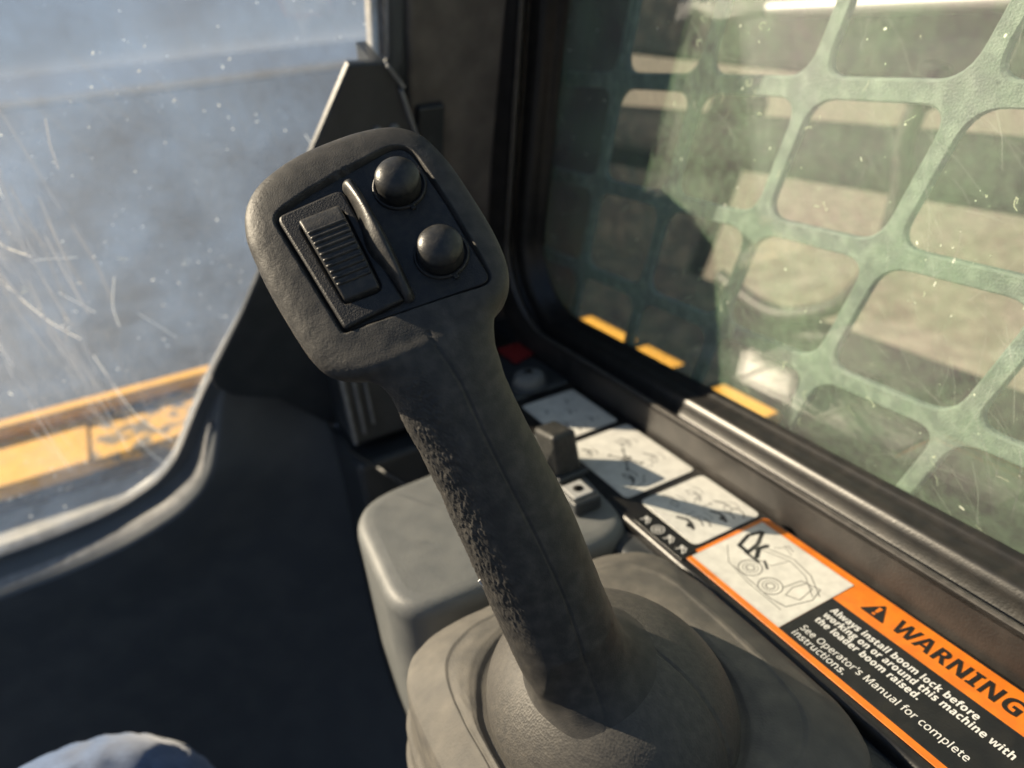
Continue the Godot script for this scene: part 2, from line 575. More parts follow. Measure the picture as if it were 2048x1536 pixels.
	for r in rr:
		var row := PackedVector3Array()
		var l: Vector3 = r[0]
		var e: Vector3 = r[1]
		var mid := (l + e) / 2.0
		var half := (e - l) / 2.0
		var nrm := Vector3(0, sin(r[5]), cos(r[5]))
		var side := half.normalized()
		nrm = (nrm - side * nrm.dot(side)).normalized()
		for j in nc:
			# angles crowd on the front side, which the driver sees
			var u := j / float(nc)
			var a := TAU * (u + 0.045 * sin(TAU * (u - 0.25)) ) if false else TAU * u
			var cx := signf(cos(a)) * pow(absf(cos(a)), 2.0 / r[4])
			var cz := signf(sin(a)) * pow(absf(sin(a)), 2.0 / r[4])
			var thick: float = r[2] if cz > 0 else r[3]
			var p := mid + half * cx + nrm * thick * cz
			var dirn := (half * cx / half.length_squared() * thick + nrm * cz)
			dirn = dirn.normalized() if dirn.length() > 1e-6 else nrm
			# recess for the face panel
			var q := face_inv * p
			var q2 := Vector2(q.x, q.y) / MM
			if cz > 0 and q.z > -0.012 and absf(q2.x) < 36 and absf(q2.y) < 38:
				var d := inside_depth(q2, panel)
				var k := smoothstep(-0.9, 0.25, d)
				q.z = lerpf(q.z, minf(q.z, -0.0012), k)
				p = face * q
			# mould seam down the front of the handle
			if cz > 0 and p.y < 0.132:
				var d := 1e9
				var s2 := Vector2(p.x, p.y) / MM
				for i in seam.size() - 1: d = minf(d, s2.distance_to(Geometry2D.get_closest_point_to_segment(s2, seam[i], seam[i + 1])))
				p -= dirn * 0.0005 * (1.0 - smoothstep(0.15, 0.5, d))
			# torn and flaking skin along the palm side of the handle
			if p.y < 0.126 and p.y > 0.02 and cx < 0.2:
				var along: float = clampf((p.y - 0.02) / 0.03, 0, 1) * clampf((0.126 - p.y) / 0.012, 0, 1)
				var centre := lerpf(-0.0155, -0.0085, (p.y - 0.045) / 0.07)
				var w := exp(-pow((p.x - centre) / 0.0055, 2)) if cz > 0 else 0.0
				var torn := maxf(0.0, lumps.get_noise_3dv(p * 1.0) * 1.0 + 0.12)
				p += dirn * along * (w * torn * 0.0008 + (0.25 + w) * 0.0004 * fine.get_noise_3dv(p))
			# knocks on the rim of the head
			if p.y > 0.12:
				p += dirn * 0.0002 * broad.get_noise_3dv(p) + dirn * 0.00011 * lumps.get_noise_3dv(p) * (0.6 if cx < -0.75 else 0.06)
			else:
				p += dirn * 0.0003 * broad.get_noise_3dv(p)
			# fillet where the handle runs into the dome
			if p.y < 0.065:
				var g := dome_inv * p
				var f: float = (Vector3(g.x / dome[1].x, g.y / dome[1].y, g.z / dome[1].z).length() - 1.0) * dome[1].y
				var reach := 0.021 - 0.014 * smoothstep(-0.45, -0.98, cx)
				if f < reach:
					var h := clampf(f / reach, 0, 1)
					p += Vector3(dirn.x, 0, dirn.z).normalized() * reach * 0.85 * (1.0 - h) * (1.0 - h)
					g = dome_inv * p
					var len_ := Vector3(g.x / dome[1].x, g.y / dome[1].y, g.z / dome[1].z).length()
					var want := reach * h * h if f > 0 else maxf(f, -0.02) - 0.0002
					p = dome[0] * (g * (1.0 + want / dome[1].y) / len_)
			row.append(p)
		rows.append(row)
	var grip := part("grip", sheet(rows, true, 1), mats["grip rubber"], t)
	part("pale_chip", rbox(Vector3(0.0012, 0.0034, 0.0008), 0.0003, 2), mats["lettering white"], t, Transform3D(Basis(Vector3(0, 0, 1), 0.25), Vector3(-18.6, 47.0, 3.6) * MM))
	dome_mesh(t, dome)
	head_controls(t, face, panel)
	gaiter(t, base)

func inside_depth(p: Vector2, poly: PackedVector2Array) -> float:
	var d := 1e9
	for i in poly.size(): d = minf(d, p.distance_squared_to(Geometry2D.get_closest_point_to_segment(p, poly[i], poly[(i + 1) % poly.size()])))
	d = sqrt(d)
	return d if Geometry2D.is_point_in_polygon(p, poly) else -d

func face_frame() -> Transform3D:
	return Transform3D(Basis(Vector3(1, 0, 0), Vector3(0, cos(TILT), -sin(TILT)), Vector3(0, sin(TILT), cos(TILT))), Vector3(4.4, 160.3, -13.2) * MM)

func panel_outline() -> PackedVector2Array:
	return rounded(PackedVector2Array([Vector2(-24.6, 25.6), Vector2(-10, 28.2), Vector2(25.6, 30.6), Vector2(26.6, 2), Vector2(25.8, -30.2), Vector2(-22.4, -22.2)]), [4.0, 0.0, 8.0, 0.0, 4.0, 1.0], 5)

func scaled(poly: PackedVector2Array, s: float) -> PackedVector2Array:
	var out := PackedVector2Array()
	for p in poly: out.append(p * s)
	return out

func head_controls(t: Node3D, face: Transform3D, panel: PackedVector2Array) -> void:
	var inset := PackedVector2Array()
	for i in panel.size():
		var a := (panel[i] - panel[(i + panel.size() - 1) % panel.size()]).normalized()
		var b := (panel[(i + 1) % panel.size()] - panel[i]).normalized()
		var q := (a + b).normalized()
		inset.append((panel[i] + Vector2(q.y, -q.x) * 0.35) * MM)
	var fp := part("face_plate", plate(inset, -0.003, 0.0, 0.0003), mats["head plastic"], t, face)
	# bezel round the rocker: raised, with a chamfered edge and a sunken well
	var bez := rounded(PackedVector2Array([Vector2(-24.0, 24.6), Vector2(-1.0, 23.4), Vector2(-1.6, -22.4), Vector2(-21.9, -21.9)]), [2.6, 3.0, 0.6, 0.6], 5)
	var well := rounded(PackedVector2Array([Vector2(-18.9, 18.0), Vector2(-3.9, 15.8), Vector2(-5.6, -16.4), Vector2(-18.3, -14.6)]), [2.2, 2.2, 2.6, 1.6], 5)
	var surround := part("rocker_bezel", ring_plate(bez, well, 0.0002, 0.0021, 0.0009, 0.0006), mats["head plastic"], t, face)
	rocker(t, face)
	fin(t, face)
	var n := 0
	for c in [Vector2(16.1, 15.6), Vector2(16.2, -13.4)]:
		var at := face * Transform3D(Basis(), Vector3(c.x, c.y, 0) * MM)
		var up := at * Transform3D(Basis(Vector3(1, 0, 0), -PI / 2).rotated(Vector3(1, 0, 0), PI), Vector3.ZERO)
		var prof := [Vector2(0.0074, 0.0), Vector2(0.0074, 0.0026), Vector2(0.00735, 0.0046), Vector2(0.0074, 0.0052), Vector2(0.0072, 0.0062), Vector2(0.0064, 0.0076), Vector2(0.0050, 0.0087), Vector2(0.0034, 0.0094), Vector2(0.0017, 0.0098), Vector2(0.0001, 0.0099)]
		var b := part("thumb_button", lathe(prof, 56), mats["button plastic"], t, up)
		if n == 0: tag(b, "upper domed thumb button with a sunlit side")
		else: tag(b, "lower domed thumb button nearer the handle")
		part("collar", lathe([Vector2(0.0078, 0.0002), Vector2(0.0079, 0.0008), Vector2(0.0084, 0.001), Vector2(0.0089, 0.0008), Vector2(0.0091, 0.0001)], 56), mats["head plastic"], b)
		part("key_notch", rbox(Vector3(0.0016, 0.0008, 0.0022), 0.0003, 2), mats["head plastic"], b, Transform3D(Basis(), Vector3(0.0002, 0.0006, 0.0092)))
		n += 1

# Flat ring between two outlines, raised with a bevel outside and a lip down into the well.
func ring_plate(outer: PackedVector2Array, inner: PackedVector2Array, z0: float, z1: float, bo: float, bi: float) -> ArrayMesh:
	var k := 160
	var o := resampled(outer, k)
	var i_ := resampled(inner, k)
	var rows := []
	for spec in [[0, 0.0, z0], [0, 0.0, z1 - bo], [0, bo * 0.3, z1 - bo * 0.3], [0, bo, z1], [0, bo * 1.15, z1], [1, bi * 1.15, z1], [1, bi, z1], [1, bi * 0.3, z1 - bi * 0.3], [1, 0.0, z1 - bi], [1, 0.0, z0]]:
		var row := PackedVector3Array()
		for j in k:
			var a: PackedVector2Array = o if spec[0] == 0 else i_
			var p := a[j] * MM
			var d := (a[(j + 1) % k] - a[(j + k - 1) % k]).normalized()
			var inw := Vector2(d.y, -d.x)
			if spec[0] == 1: inw = -inw
			p += inw * spec[1]
			row.append(Vector3(p.x, p.y, spec[2]))
		rows.append(row)
	return sheet(rows, true, 1)

# k points round an outline, clockwise, starting nearest to straight left of its middle.
func resampled(poly: PackedVector2Array, k: int) -> PackedVector2Array:
	if not Geometry2D.is_polygon_clockwise(poly):
		poly = poly.duplicate()
		poly.reverse()
	var mid := Vector2.ZERO
	for p in poly: mid += p / poly.size()
	var out := PackedVector2Array()
	for j in k:
		var a := PI - TAU * j / k
		var far := mid + Vector2(cos(a), sin(a)) * 1000.0
		var best := mid
		for i in poly.size():
			var h = Geometry2D.segment_intersects_segment(mid, far, poly[i], poly[(i + 1) % poly.size()])
			if h != null and mid.distance_squared_to(h) > mid.distance_squared_to(best): best = h
		out.append(best)
	return out

func rocker(t: Node3D, face: Transform3D) -> void:
	var root := part("rocker_switch", rocker_body(), mats["switch plastic"], t, face)
	for i in 10:
		var f := i / 9.0
		var y := lerpf(9.6, -9.2, f)
		var lift := rocker_height(y)
		var xl := lerpf(-17.6, -17.4, f)
		var xr := lerpf(-5.0, -6.2, f)
		var slope := (rocker_height(y + 0.5) - rocker_height(y - 0.5))
		var rib := part("rib", rib_mesh(xr - xl), mats["switch plastic"], root, Transform3D(Basis(Vector3(1, 0, 0), atan(slope)).rotated(Vector3(0, 0, 1), -0.1), Vector3((xl + xr) / 2, y, lift) * MM))

func rib_mesh(wide: float) -> ArrayMesh:
	var rows := []
	for s in [-1.0, -0.97, -0.85, 0.85, 0.97, 1.0]:
		var k := 1.0 if absf(s) < 0.9 else 0.75 if absf(s) < 0.99 else 0.0
		var row := PackedVector3Array()
		for q in [[-0.78, -0.25], [-0.5, 0.35 * k], [-0.2, 0.62 * k], [0.1, 0.62 * k], [0.4, 0.3 * k], [0.72, -0.25]]:
			row.append(Vector3(s * wide / 2, q[0] * (0.6 + 0.4 * k), q[1]) * MM)
		rows.append(row)
	return sheet(rows, false, -1)

func rocker_height(y: float) -> float:
	# long profile of the rocker over the face, millimetres
	var f := (y + 16.0) / 33.0
	return 1.6 + 5.6 * sin(clampf(f, 0, 1) * PI * 0.62 + 0.1) - 0.5 * smoothstep(0.8, 1.0, f)

func rocker_body() -> ArrayMesh:
	var rows := []
	var k := 44
	for i in k + 1:
		var f := i / float(k)
		var y := lerpf(17.0, -15.2, f)
		var xl := lerpf(-18.3, -17.7, f)
		var xr := lerpf(-4.6, -6.0, f)
		var endr := minf(minf(f, 1.0 - f) * 32.0, 1.6)
		var corner := 1.6 - sqrt(maxf(0.0, 1.6 * 1.6 - pow(1.6 - endr, 2)))
		var h := rocker_height(y) - corner * 1.2
		if i == 0 or i == k: h = -0.5
		var row := PackedVector3Array()
		for q in [[0.0, -0.5], [0.0, h - 1.0], [0.12, h - 0.45], [0.45, h - 0.1], [1.0, h], [-1.0, h], [-0.45, h - 0.1], [-0.12, h - 0.45], [-0.001, h - 1.0], [-0.001, -0.5]]:
			var x: float = xl + q[0] + corner * 0.5 if q[0] >= 0 else xr + q[0] - corner * 0.5
			row.append(Vector3(x, y - 0.1 * (x + 12.0), q[1]) * MM)
		rows.append(row)
	return sheet(rows, false, -1)

func fin(t: Node3D, face: Transform3D) -> void:
	# the upright divider between rocker and buttons: a blade, fat in the middle, rounded at its top end
	var rows := []
	var k := 40
	for i in k + 1:
		var f := i / float(k)
		var y := lerpf(26.0, -23.5, f)
		var h := 8.6 * pow(sin(PI * clampf(0.1 + f * 0.86, 0, 1)), 0.75)
		var wl := lerpf(2.6, 2.0, f) + 3.4 * exp(-pow((f - 0.56) / 0.2, 2))
		var wr := lerpf(2.5, 1.8, f)
		if i == 0 or i == k:
			h = 0.2
			wl *= 0.4
			wr *= 0.4
		elif i == 1:
			h *= 0.8
			wl *= 0.8
			wr *= 0.8
		var cx := 1.6 + 0.9 * sin(f * PI) - 1.4 * f
		var row := PackedVector3Array()
		for q in [[-1.15, -0.3], [-1.0, 0.2], [-0.72, 0.6], [-0.42, 0.86], [-0.1, 0.98], [0.2, 1.0], [0.5, 0.93], [0.74, 0.7], [0.95, 0.2], [1.0, -0.3]]:
			row.append(Vector3(cx + q[0] * (wl if q[0] < 0 else wr), y, maxf(-0.3, q[1] * h) if q[1] > 0 else -0.3) * MM)
		rows.append(row)
	part("divider_fin", sheet(rows, false, -1), mats["switch plastic"], t, face)

func dome_frame() -> Array:
	# in the joystick's own axes: where the grip's round foot sits, and its radii
	var up := Basis(Vector3(0.9544, 0.2767, 0.1118), Vector3(-0.2339, 0.9262, -0.2957), Vector3(-0.1853, 0.2561, 0.9487)).orthonormalized()
	var world := Transform3D(Basis(Vector3(0, 0, 1), -0.16).rotated(Vector3(1, 0, 0), -0.05), Vector3(0.0135, 0.0135, -0.0005))
	return [Transform3D(up, Vector3(-0.0005, 0.0529, 0.0057)).affine_inverse() * world, Vector3(0.0478, 0.0375, 0.0535)]

func dome_mesh(t: Node3D, dome: Array) -> void:
	var rows := []
	var rad: Vector3 = dome[1]
	var nl := noise(50, 90.0)
	var k := 240
	# seam in the dome's plan, millimetres
	var seam := PackedVector2Array([Vector2(-4, 0), Vector2(6, 18), Vector2(13, 34), Vector2(16, 44), Vector2(18, 60)])
	for i in 90:
		var f := i / 89.0
		var el := lerpf(PI / 2, -0.35, f)
		var row := PackedVector3Array()
		for j in k:
			var a := TAU * j / k
			var ce := pow(maxf(cos(el), 0.0), 0.92)
			var p := Vector3(cos(a) * ce * rad.x, sin(el) * rad.y, sin(a) * ce * rad.z)
			var d := 1e9
			var s2 := Vector2(p.x, p.z) / MM
			for q in seam.size() - 1: d = minf(d, s2.distance_to(Geometry2D.get_closest_point_to_segment(s2, seam[q], seam[q + 1])))
			p *= 1.0 - 0.016 * (1.0 - smoothstep(0.2, 0.8, d)) + 0.001 * nl.get_noise_3dv(p)
			row.append(p)
		rows.append(row)
	var foot := part("grip_foot", sheet(rows, true, -1), mats["grained rubber"], t, dome[0])
	var at := (t.transform * (dome[0] as Transform3D)).affine_inverse() * Vector3(-0.0153, 0.0397, -0.0212)
	at /= (at / rad).length()
	var out := (at / (rad * rad)).normalized()
	var across := out.cross(Vector3(0.5, 0.2, 0.8)).normalized()
	var fr := Transform3D(Basis(across, out.cross(across), out), at)
	part("mould_notch", plate(PackedVector2Array([Vector2(-0.0022, 0.0), Vector2(0.0, -0.0013), Vector2(0.0022, 0.0), Vector2(0.0, 0.0013)]), -0.001, 0.0002), mats["seam"], foot, fr)
	part("notch_face", plate(PackedVector2Array([Vector2(0.0002, -0.0009), Vector2(0.0019, 0.0), Vector2(0.0002, 0.0009)]), -0.001, 0.0003), mats["pod plastic"], foot, fr)

func gaiter(t: Node3D, base: Transform3D) -> void:
	var rows := []
	var k := 160
	var n := noise(60, 40.0)
	var outer := Vector3(0.021, 0, -0.006)
	var inner := Vector3(0.0132, 0, -0.0012)
	# [half x, half z, height, squareness, 0 = console centre .. 1 = dome centre]
	for s in [[0.083, 0.089, -0.075, 5.0, 0.0], [0.0825, 0.0885, -0.05, 5.0, 0.0], [0.0802, 0.0858, -0.046, 5.0, 0.0], [0.0798, 0.085, -0.03, 5.0, 0.0], [0.0775, 0.082, -0.026, 5.0, 0.0], [0.0765, 0.081, -0.008, 5.0, 0.0], [0.076, 0.0805, -0.001, 5.0, 0.0], [0.0752, 0.0797, 0.0022, 5.0, 0.0], [0.0735, 0.078, 0.0042, 4.8, 0.0], [0.0705, 0.075, 0.0064, 4.6, 0.0], [0.065, 0.069, 0.0102, 4.2, 0.1], [0.0612, 0.0655, 0.0128, 4.0, 0.2], [0.0598, 0.0645, 0.0134, 4.0, 0.25], [0.0586, 0.0632, 0.0132, 3.8, 0.3], [0.0555, 0.0605, 0.0148, 3.0, 0.6], [0.0525, 0.058, 0.0156, 2.5, 0.85], [0.0505, 0.0565, 0.0152, 2.2, 1.0], [0.0492, 0.0548, 0.0138, 2.05, 1.0], [0.045, 0.05, 0.013, 2.0, 1.0], [0.02, 0.02, 0.012, 2.0, 1.0]]:
		var row := PackedVector3Array()
		var c := outer.lerp(inner, s[4])
		for j in k:
			var a := TAU * j / k
			var x: float = signf(cos(a)) * pow(absf(cos(a)), 2.0 / s[3]) * s[0]
			var z: float = signf(sin(a)) * pow(absf(sin(a)), 2.0 / s[3]) * s[1]
			var p := c + Vector3(x, s[2], z)
			p += (Vector3(x, 0, z).normalized() * 0.0006 + Vector3(0, 0.0005, 0)) * n.get_noise_3dv(p)
			row.append(p)
		rows.append(row)
	var fine_rows := []
	for i in rows.size() - 1:
		for j in 4:
			var row := PackedVector3Array()
			for q in k: row.append(rows[i][q].lerp(rows[i + 1][q], j / 4.0))
			fine_rows.append(row)
	fine_rows.append(rows[-1])
	part("rubber_gaiter", sheet(fine_rows, true, 1), mats["gaiter rubber"], t, base.affine_inverse())

# ------------------------------------------------------------------ cab
const RAKE := 0.421                      # the front leans back: z = z0 + RAKE * y
const FRONT_N := Vector3(0, -0.388, 0.9216)

func front(x: float, y: float, off := 0.0) -> Vector3:
	return Vector3(x, y, -0.45 + RAKE * y) + FRONT_N * off

# local x along the machine's width, y up the rake, z towards the driver
func front_frame(off := 0.0) -> Transform3D:
	return Transform3D(Basis(Vector3(1, 0, 0), Vector3(0, 0.9216, 0.388), FRONT_N), Vector3(0, 0, -0.45) + FRONT_N * off)

func fy(y: float) -> float:
	return y / 0.9216

func film_image(size: int, seed_: int, base: float, vary: float, specks: int, hairs: int, tint: Color, heavy := Vector2(-1, -1)) -> Image:
	var rng := RandomNumberGenerator.new()
	rng.seed = seed_
	var n1 := noise(seed_, 0.006, FastNoiseLite.TYPE_SIMPLEX_SMOOTH, 5).get_image(size, size)
	var n2 := noise(seed_ + 1, 0.05, FastNoiseLite.TYPE_SIMPLEX_SMOOTH, 4).get_image(size, size)
	var data := PackedByteArray()
	data.resize(size * size * 4)
	var d1 := n1.get_data()
	var d2 := n2.get_data()
	var tr := int(tint.r * 255)
	var tg := int(tint.g * 255)
	var tb := int(tint.b * 255)
	for i in size * size:
		var a := base + vary * ((d1[i] / 255.0 - 0.5) * 1.3 + (d2[i] / 255.0 - 0.5) * 0.7)
		if heavy.x >= 0.0: a += 0.13 * exp(-Vector2(i % size, i / size).distance_squared_to(heavy * size) / (0.09 * size * size)) * (0.6 + 0.8 * d1[i] / 255.0)
		data[i * 4] = tr
		data[i * 4 + 1] = tg
		data[i * 4 + 2] = tb
		data[i * 4 + 3] = int(clampf(a, 0.0, 1.0) * 255)
	var im := Image.create_from_data(size, size, false, Image.FORMAT_RGBA8, data)
	var white := Color(0.98, 0.97, 0.93, 1.0)
	for i in specks:
		var p := Vector2(rng.randf() * size, rng.randf() * size)
		for tries in 3:
			if d1[clampi(int(p.y), 0, size - 1) * size + clampi(int(p.x), 0, size - 1)] / 255.0 > 0.35 + 0.4 * rng.randf(): break
			p = Vector2(rng.randf() * size, rng.randf() * size)
		var r := 0.45 + 2.2 * pow(rng.randf(), 6)
		var c := white
		c.a = 0.45 + 0.55 * rng.randf()
		var q := p + Vector2(rng.randfn(), rng.randfn()) * r * 0.8
		ink(im, [p, q], r, c)
	for i in hairs * 4:
		var p := Vector2(rng.randf() * size, rng.randf() * size)
		var a := rng.randfn() * 0.5 + 1.0
		var l := rng.randf_range(20, 110)
		ink(im, [p, p + Vector2(cos(a), sin(a)) * l * 0.5, p + Vector2(cos(a + 0.1), sin(a + 0.1)) * l], rng.randf_range(0.2, 0.5), Color(0.95, 0.95, 0.95, rng.randf_range(0.12, 0.35)))
	for i in hairs:
		var p := Vector2(rng.randf() * size, rng.randf() * size)
		var pts := [p]
		var dirn := rng.randf() * TAU
		for q in rng.randi_range(2, 6):
			dirn += rng.randfn() * 0.9
			pts.append(pts[-1] + Vector2(cos(dirn), sin(dirn)) * rng.randf_range(1.5, 5.0))
		ink(im, pts, rng.randf_range(0.4, 1.1), Color(0.95, 0.95, 0.85, rng.randf_range(0.35, 0.8)))
	return im

func film_sheet(poly: PackedVector2Array, box: Rect2) -> ArrayMesh:
	var v := PackedVector3Array()
	var n := PackedVector3Array()
	var uv := PackedVector2Array()
	for p in poly:
		v.append(Vector3(p.x, p.y, 0))
		n.append(Vector3.BACK)
		uv.append(Vector2((p.x - box.position.x) / box.size.x, 1.0 - (p.y - box.position.y) / box.size.y))
	var tri := Geometry2D.triangulate_polygon(poly)
	var idx := PackedInt32Array()
	for i in range(0, tri.size(), 3):
		var a := tri[i]
		var b := tri[i + 1]
		var c := tri[i + 2]
		if (poly[b] - poly[a]).cross(poly[c] - poly[a]) > 0: idx.append_array([a, c, b])
		else: idx.append_array([a, b, c])
	return arr(v, n, idx, uv)

func film_mat(key: String, im: Image, through: float) -> StandardMaterial3D:
	var m := print_mat(key, im, 0.9)
	m.transparency = BaseMaterial3D.TRANSPARENCY_ALPHA
	m.metallic_specular = 0.2
	m.backlight_enabled = true
	m.backlight = Color(through, through, through)
	m.cull_mode = BaseMaterial3D.CULL_DISABLED
	return m

func cab() -> void:
	struct("floor", rbox(Vector3(1.6, 0.04, 1.8), 0.01, 2), mats["cab floor"], Transform3D(Basis(), Vector3(-0.55, -0.64, 0.3)))
	front_door()
	corner_post()
	footwell()
	side_window()

func front_door() -> void:
	var d := thing("front_door", "dirty scratched glass front door with black lower frame, left of the joystick", "door", Vector3.ZERO)
	# glass edge: up the diagonal from the sill, then along the bottom to the left
	var edge := smooth_path([Vector3(0.084, 0.5, 0), Vector3(0.0812, 0.2776, 0), Vector3(0.077, 0.238, 0), Vector3(0.045, 0.19, 0), Vector3(-0.03, 0.09, 0), Vector3(-0.0895, 0.0086, 0), Vector3(-0.1253, -0.0526, 0), Vector3(-0.1391, -0.0718, 0), Vector3(-0.1597, -0.0896, 0), Vector3(-0.1975, -0.1057, 0), Vector3(-0.242, -0.1134, 0), Vector3(-0.2914, -0.1165, 0), Vector3(-0.347, -0.1182, 0), Vector3(-0.41, -0.119, 0), Vector3(-0.5, -0.1195, 0), Vector3(-0.6, -0.12, 0), Vector3(-0.7, -0.1205, 0), Vector3(-0.8, -0.121, 0)], 8)
	var pane := PackedVector2Array()
	for p in edge: pane.append(Vector2(p.x, fy(p.y)))
	pane.append(Vector2(-0.8, 0.7))
	pane.append(Vector2(0.088, 0.7))
	part("glass_pane", plate(pane, -0.004, 0.0, 0.0, Rect2(-0.62, -0.18, 0.72, 0.72)), mats["window glass"], d, front_frame(-0.006))
	var im := film_image(1536, 101, 0.075, 0.1, 4200, 40, Color(0.66, 0.8, 1.0), Vector2(0.6, 0.35))
	# scratches and wiped arcs, in metres on the door
	var at := func(x: float, y: float) -> Vector2: return Vector2((x + 0.62) / 0.72 * 1536, (1.0 - (fy(y) + 0.18) / 0.72) * 1536)
	var w := Color(1.0, 0.98, 0.93, 0.75)
	for s in [[[-0.205, 0.235, -0.185, 0.17, -0.168, 0.15], 3.2], [[-0.20, 0.165, -0.178, 0.105, -0.162, 0.079], 2.8], [[-0.162, 0.12, -0.146, 0.098], 1.4], [[-0.126, 0.123, -0.134, 0.1, -0.135, 0.082], 1.6], [[-0.159, 0.062, -0.15, 0.0, -0.138, -0.03, -0.13, -0.047], 2.0], [[-0.167, 0.147, -0.143, 0.143], 1.3], [[-0.16, 0.33, -0.164, 0.25, -0.168, 0.19], 1.6], [[0.02, 0.2, 0.03, 0.18, 0.035, 0.165], 1.6], [[-0.16, 0.28, -0.162, 0.22], 1.2], [[-0.155, -0.03, -0.148, -0.06, -0.13, -0.095], 1.2], [[-0.12, 0.09, -0.1, 0.06], 1.0]]:
		var pts := []
		for i in range(0, s[0].size(), 2): pts.append(Vector3(s[0][i], s[0][i + 1], 0))
		var line := []
		for p in smooth_path(pts, 6): line.append(at.call(p.x, p.y))
		ink(im, line, s[1] * 0.75, w)
	var rng := RandomNumberGenerator.new()
	rng.seed = 303
	for i in 160:
		# wiped streaks, densest towards the hinge side
		var x := -0.17 - absf(rng.randfn()) * 0.03 + 0.05 * rng.randf() * rng.randf()
		var y := rng.randf_range(-0.05, 0.36)
		var l := rng.randf_range(0.02, 0.09)
		var q: Vector2 = at.call(x, y)
		var q2: Vector2 = at.call(x - 0.004 + rng.randfn() * 0.006, y + l)
		ink(im, [q, (q + q2) / 2 + Vector2(rng.randfn(), 0) * 2.0, q2], rng.randf_range(0.4, 2.6), Color(0.9, 0.93, 1.0, rng.randf_range(0.12, 0.3)))
	part("dust_film", film_sheet(pane, Rect2(-0.62, -0.18, 0.72, 0.72)), film_mat("door dust", im, 1.0), d, front_frame(-0.003))
	# pressed lower frame: seal against the glass, a ledge that faces the sky, then the panel that drops to the floor
	var rows := []
	for spec in [[0.0, -0.010], [0.0, 0.001], [0.0015, 0.0022]]:
		var row := PackedVector3Array()
		for i in edge.size():
			var q := out_from(edge, i)
			row.append(front(edge[i].x + q.x * spec[0], edge[i].y + q.y * spec[0], spec[1]))
		rows.append(row)
	part("glass_seal", sheet(rows, false, 1), mats["trim edge"], d)
	rows = []
	var n := edge.size()
	for spec in [[0.0015, 0.0022, 0.0], [0.008, 0.0028, 0.0], [0.016, 0.003, 0.0], [0.0185, 0.0035, 0.002], [0.0198, 0.006, 0.008], [0.0205, 0.012, 0.018], [0.0215, 0.02, 0.024], [0.0235, 0.024, 0.028], [0.027, 0.026, 0.029], [0.032, 0.0262, 0.029], [0.06, 0.027, 0.03], [0.12, 0.03, 0.03], [0.3, 0.09, 0.1], [0.45, 0.3, 0.2], [0.55, 0.9, 0.5]]:
		var row := PackedVector3Array()
		for i in n:
			var q := out_from(edge, i)
			var low := smoothstep(0.02, -0.05, edge[i].y)
			var far: float = spec[0] if spec[0] < 0.05 else lerpf(minf(spec[0], lerpf(0.09, 0.003, smoothstep(0.15, 0.24, edge[i].y))), spec[0], low)
			if spec[0] < 0.05: far *= lerpf(0.65, 0.35, smoothstep(-0.06, -0.11, edge[i].y))
			row.append(front(edge[i].x + q.x * far, edge[i].y + q.y * far, lerpf(minf(spec[1], 0.003), spec[1] + spec[2] * 0.4, low)))
		rows.append(row)
	part("lower_frame", sheet(rows, false, 1), mats["footwell plastic"], d)
	rows = []
	for spec in [[0.0200, 0.0190], [0.0202, 0.0215], [0.0206, 0.0262], [0.0214, 0.0296], [0.0232, 0.0312], [0.0252, 0.0312]]:
		var row := PackedVector3Array()
		for i in n:
			if edge[i].y > -0.015: continue
			var q := out_from(edge, i)
			var low := smoothstep(-0.015, -0.06, edge[i].y)
			var far: float = (spec[0] - 0.0006) * lerpf(0.65, 0.35, smoothstep(-0.06, -0.11, edge[i].y)) + 0.003 * (low - 1.0)
			row.append(front(edge[i].x + q.x * far, edge[i].y + q.y * far, spec[1] * lerpf(0.5, 1.0, low)))
		rows.append(row)
	part("frame_ledge", sheet(rows, false, 1), mats["trim edge"], d)
	# upright corner bracket with a cut-off top
	var bv := func(x: float, y: float) -> Vector2: return Vector2(x, (y + 0.0125) / 0.9216)
	var br := PackedVector2Array([bv.call(0.0442, 0.2435), bv.call(0.0672, 0.2425), bv.call(0.0785, 0.228), bv.call(0.0905, 0.196), bv.call(0.097, 0.12), bv.call(0.104, -0.11), bv.call(0.0, -0.06), bv.call(-0.04, -0.012), bv.call(-0.074, 0.006), bv.call(-0.0885, 0.0258), bv.call(-0.0517, 0.0813)])
	var bracket := part("corner_bracket", plate(rounded(br, [0.002, 0.002, 0.003, 0.02, 0.0, 0.0, 0.03, 0.012, 0.01, 0.05], 4), -0.003, 0.003, 0.0014), mats["trim plastic"], d, front_frame(0.0293))
	tag(bracket, "black tapered bracket with a cut-off top")
	part("bracket_return", plate(PackedVector2Array([bv.call(0.060, 0.2425), bv.call(0.0672, 0.2425), bv.call(0.0785, 0.228), bv.call(0.0905, 0.196), bv.call(0.097, 0.12), bv.call(0.1, 0.0), bv.call(0.08, 0.0)]), -0.03, -0.003), mats["trim plastic"], d, front_frame(0.0293))
	part("bracket_lip", rbox(Vector3(0.0028, 0.05, 0.008), 0.0012, 3), mats["trim edge"], d, front_frame(0.0335) * Transform3D(Basis(Vector3(0, 0, 1), 0.3), Vector3(0.0845, 0.235, 0)))
	part("bracket_lip", rbox(Vector3(0.0028, 0.02, 0.008), 0.0012, 3), mats["trim edge"], d, front_frame(0.0335) * Transform3D(Basis(Vector3(0, 0, 1), 0.62), Vector3(0.0735, 0.268, 0)))
	for x in [0.0605, 0.0725]:
		part("bracket_screw", lathe([Vector2(0.0038, 0), Vector2(0.0038, 0.002), Vector2(0.0028, 0.0032), Vector2(0.0001, 0.0034)], 24), mats["trim edge"], d, front_frame(0.0325) * Transform3D(Basis(Vector3(1, 0, 0), PI / 2), Vector3(x, 0.2308, 0)))

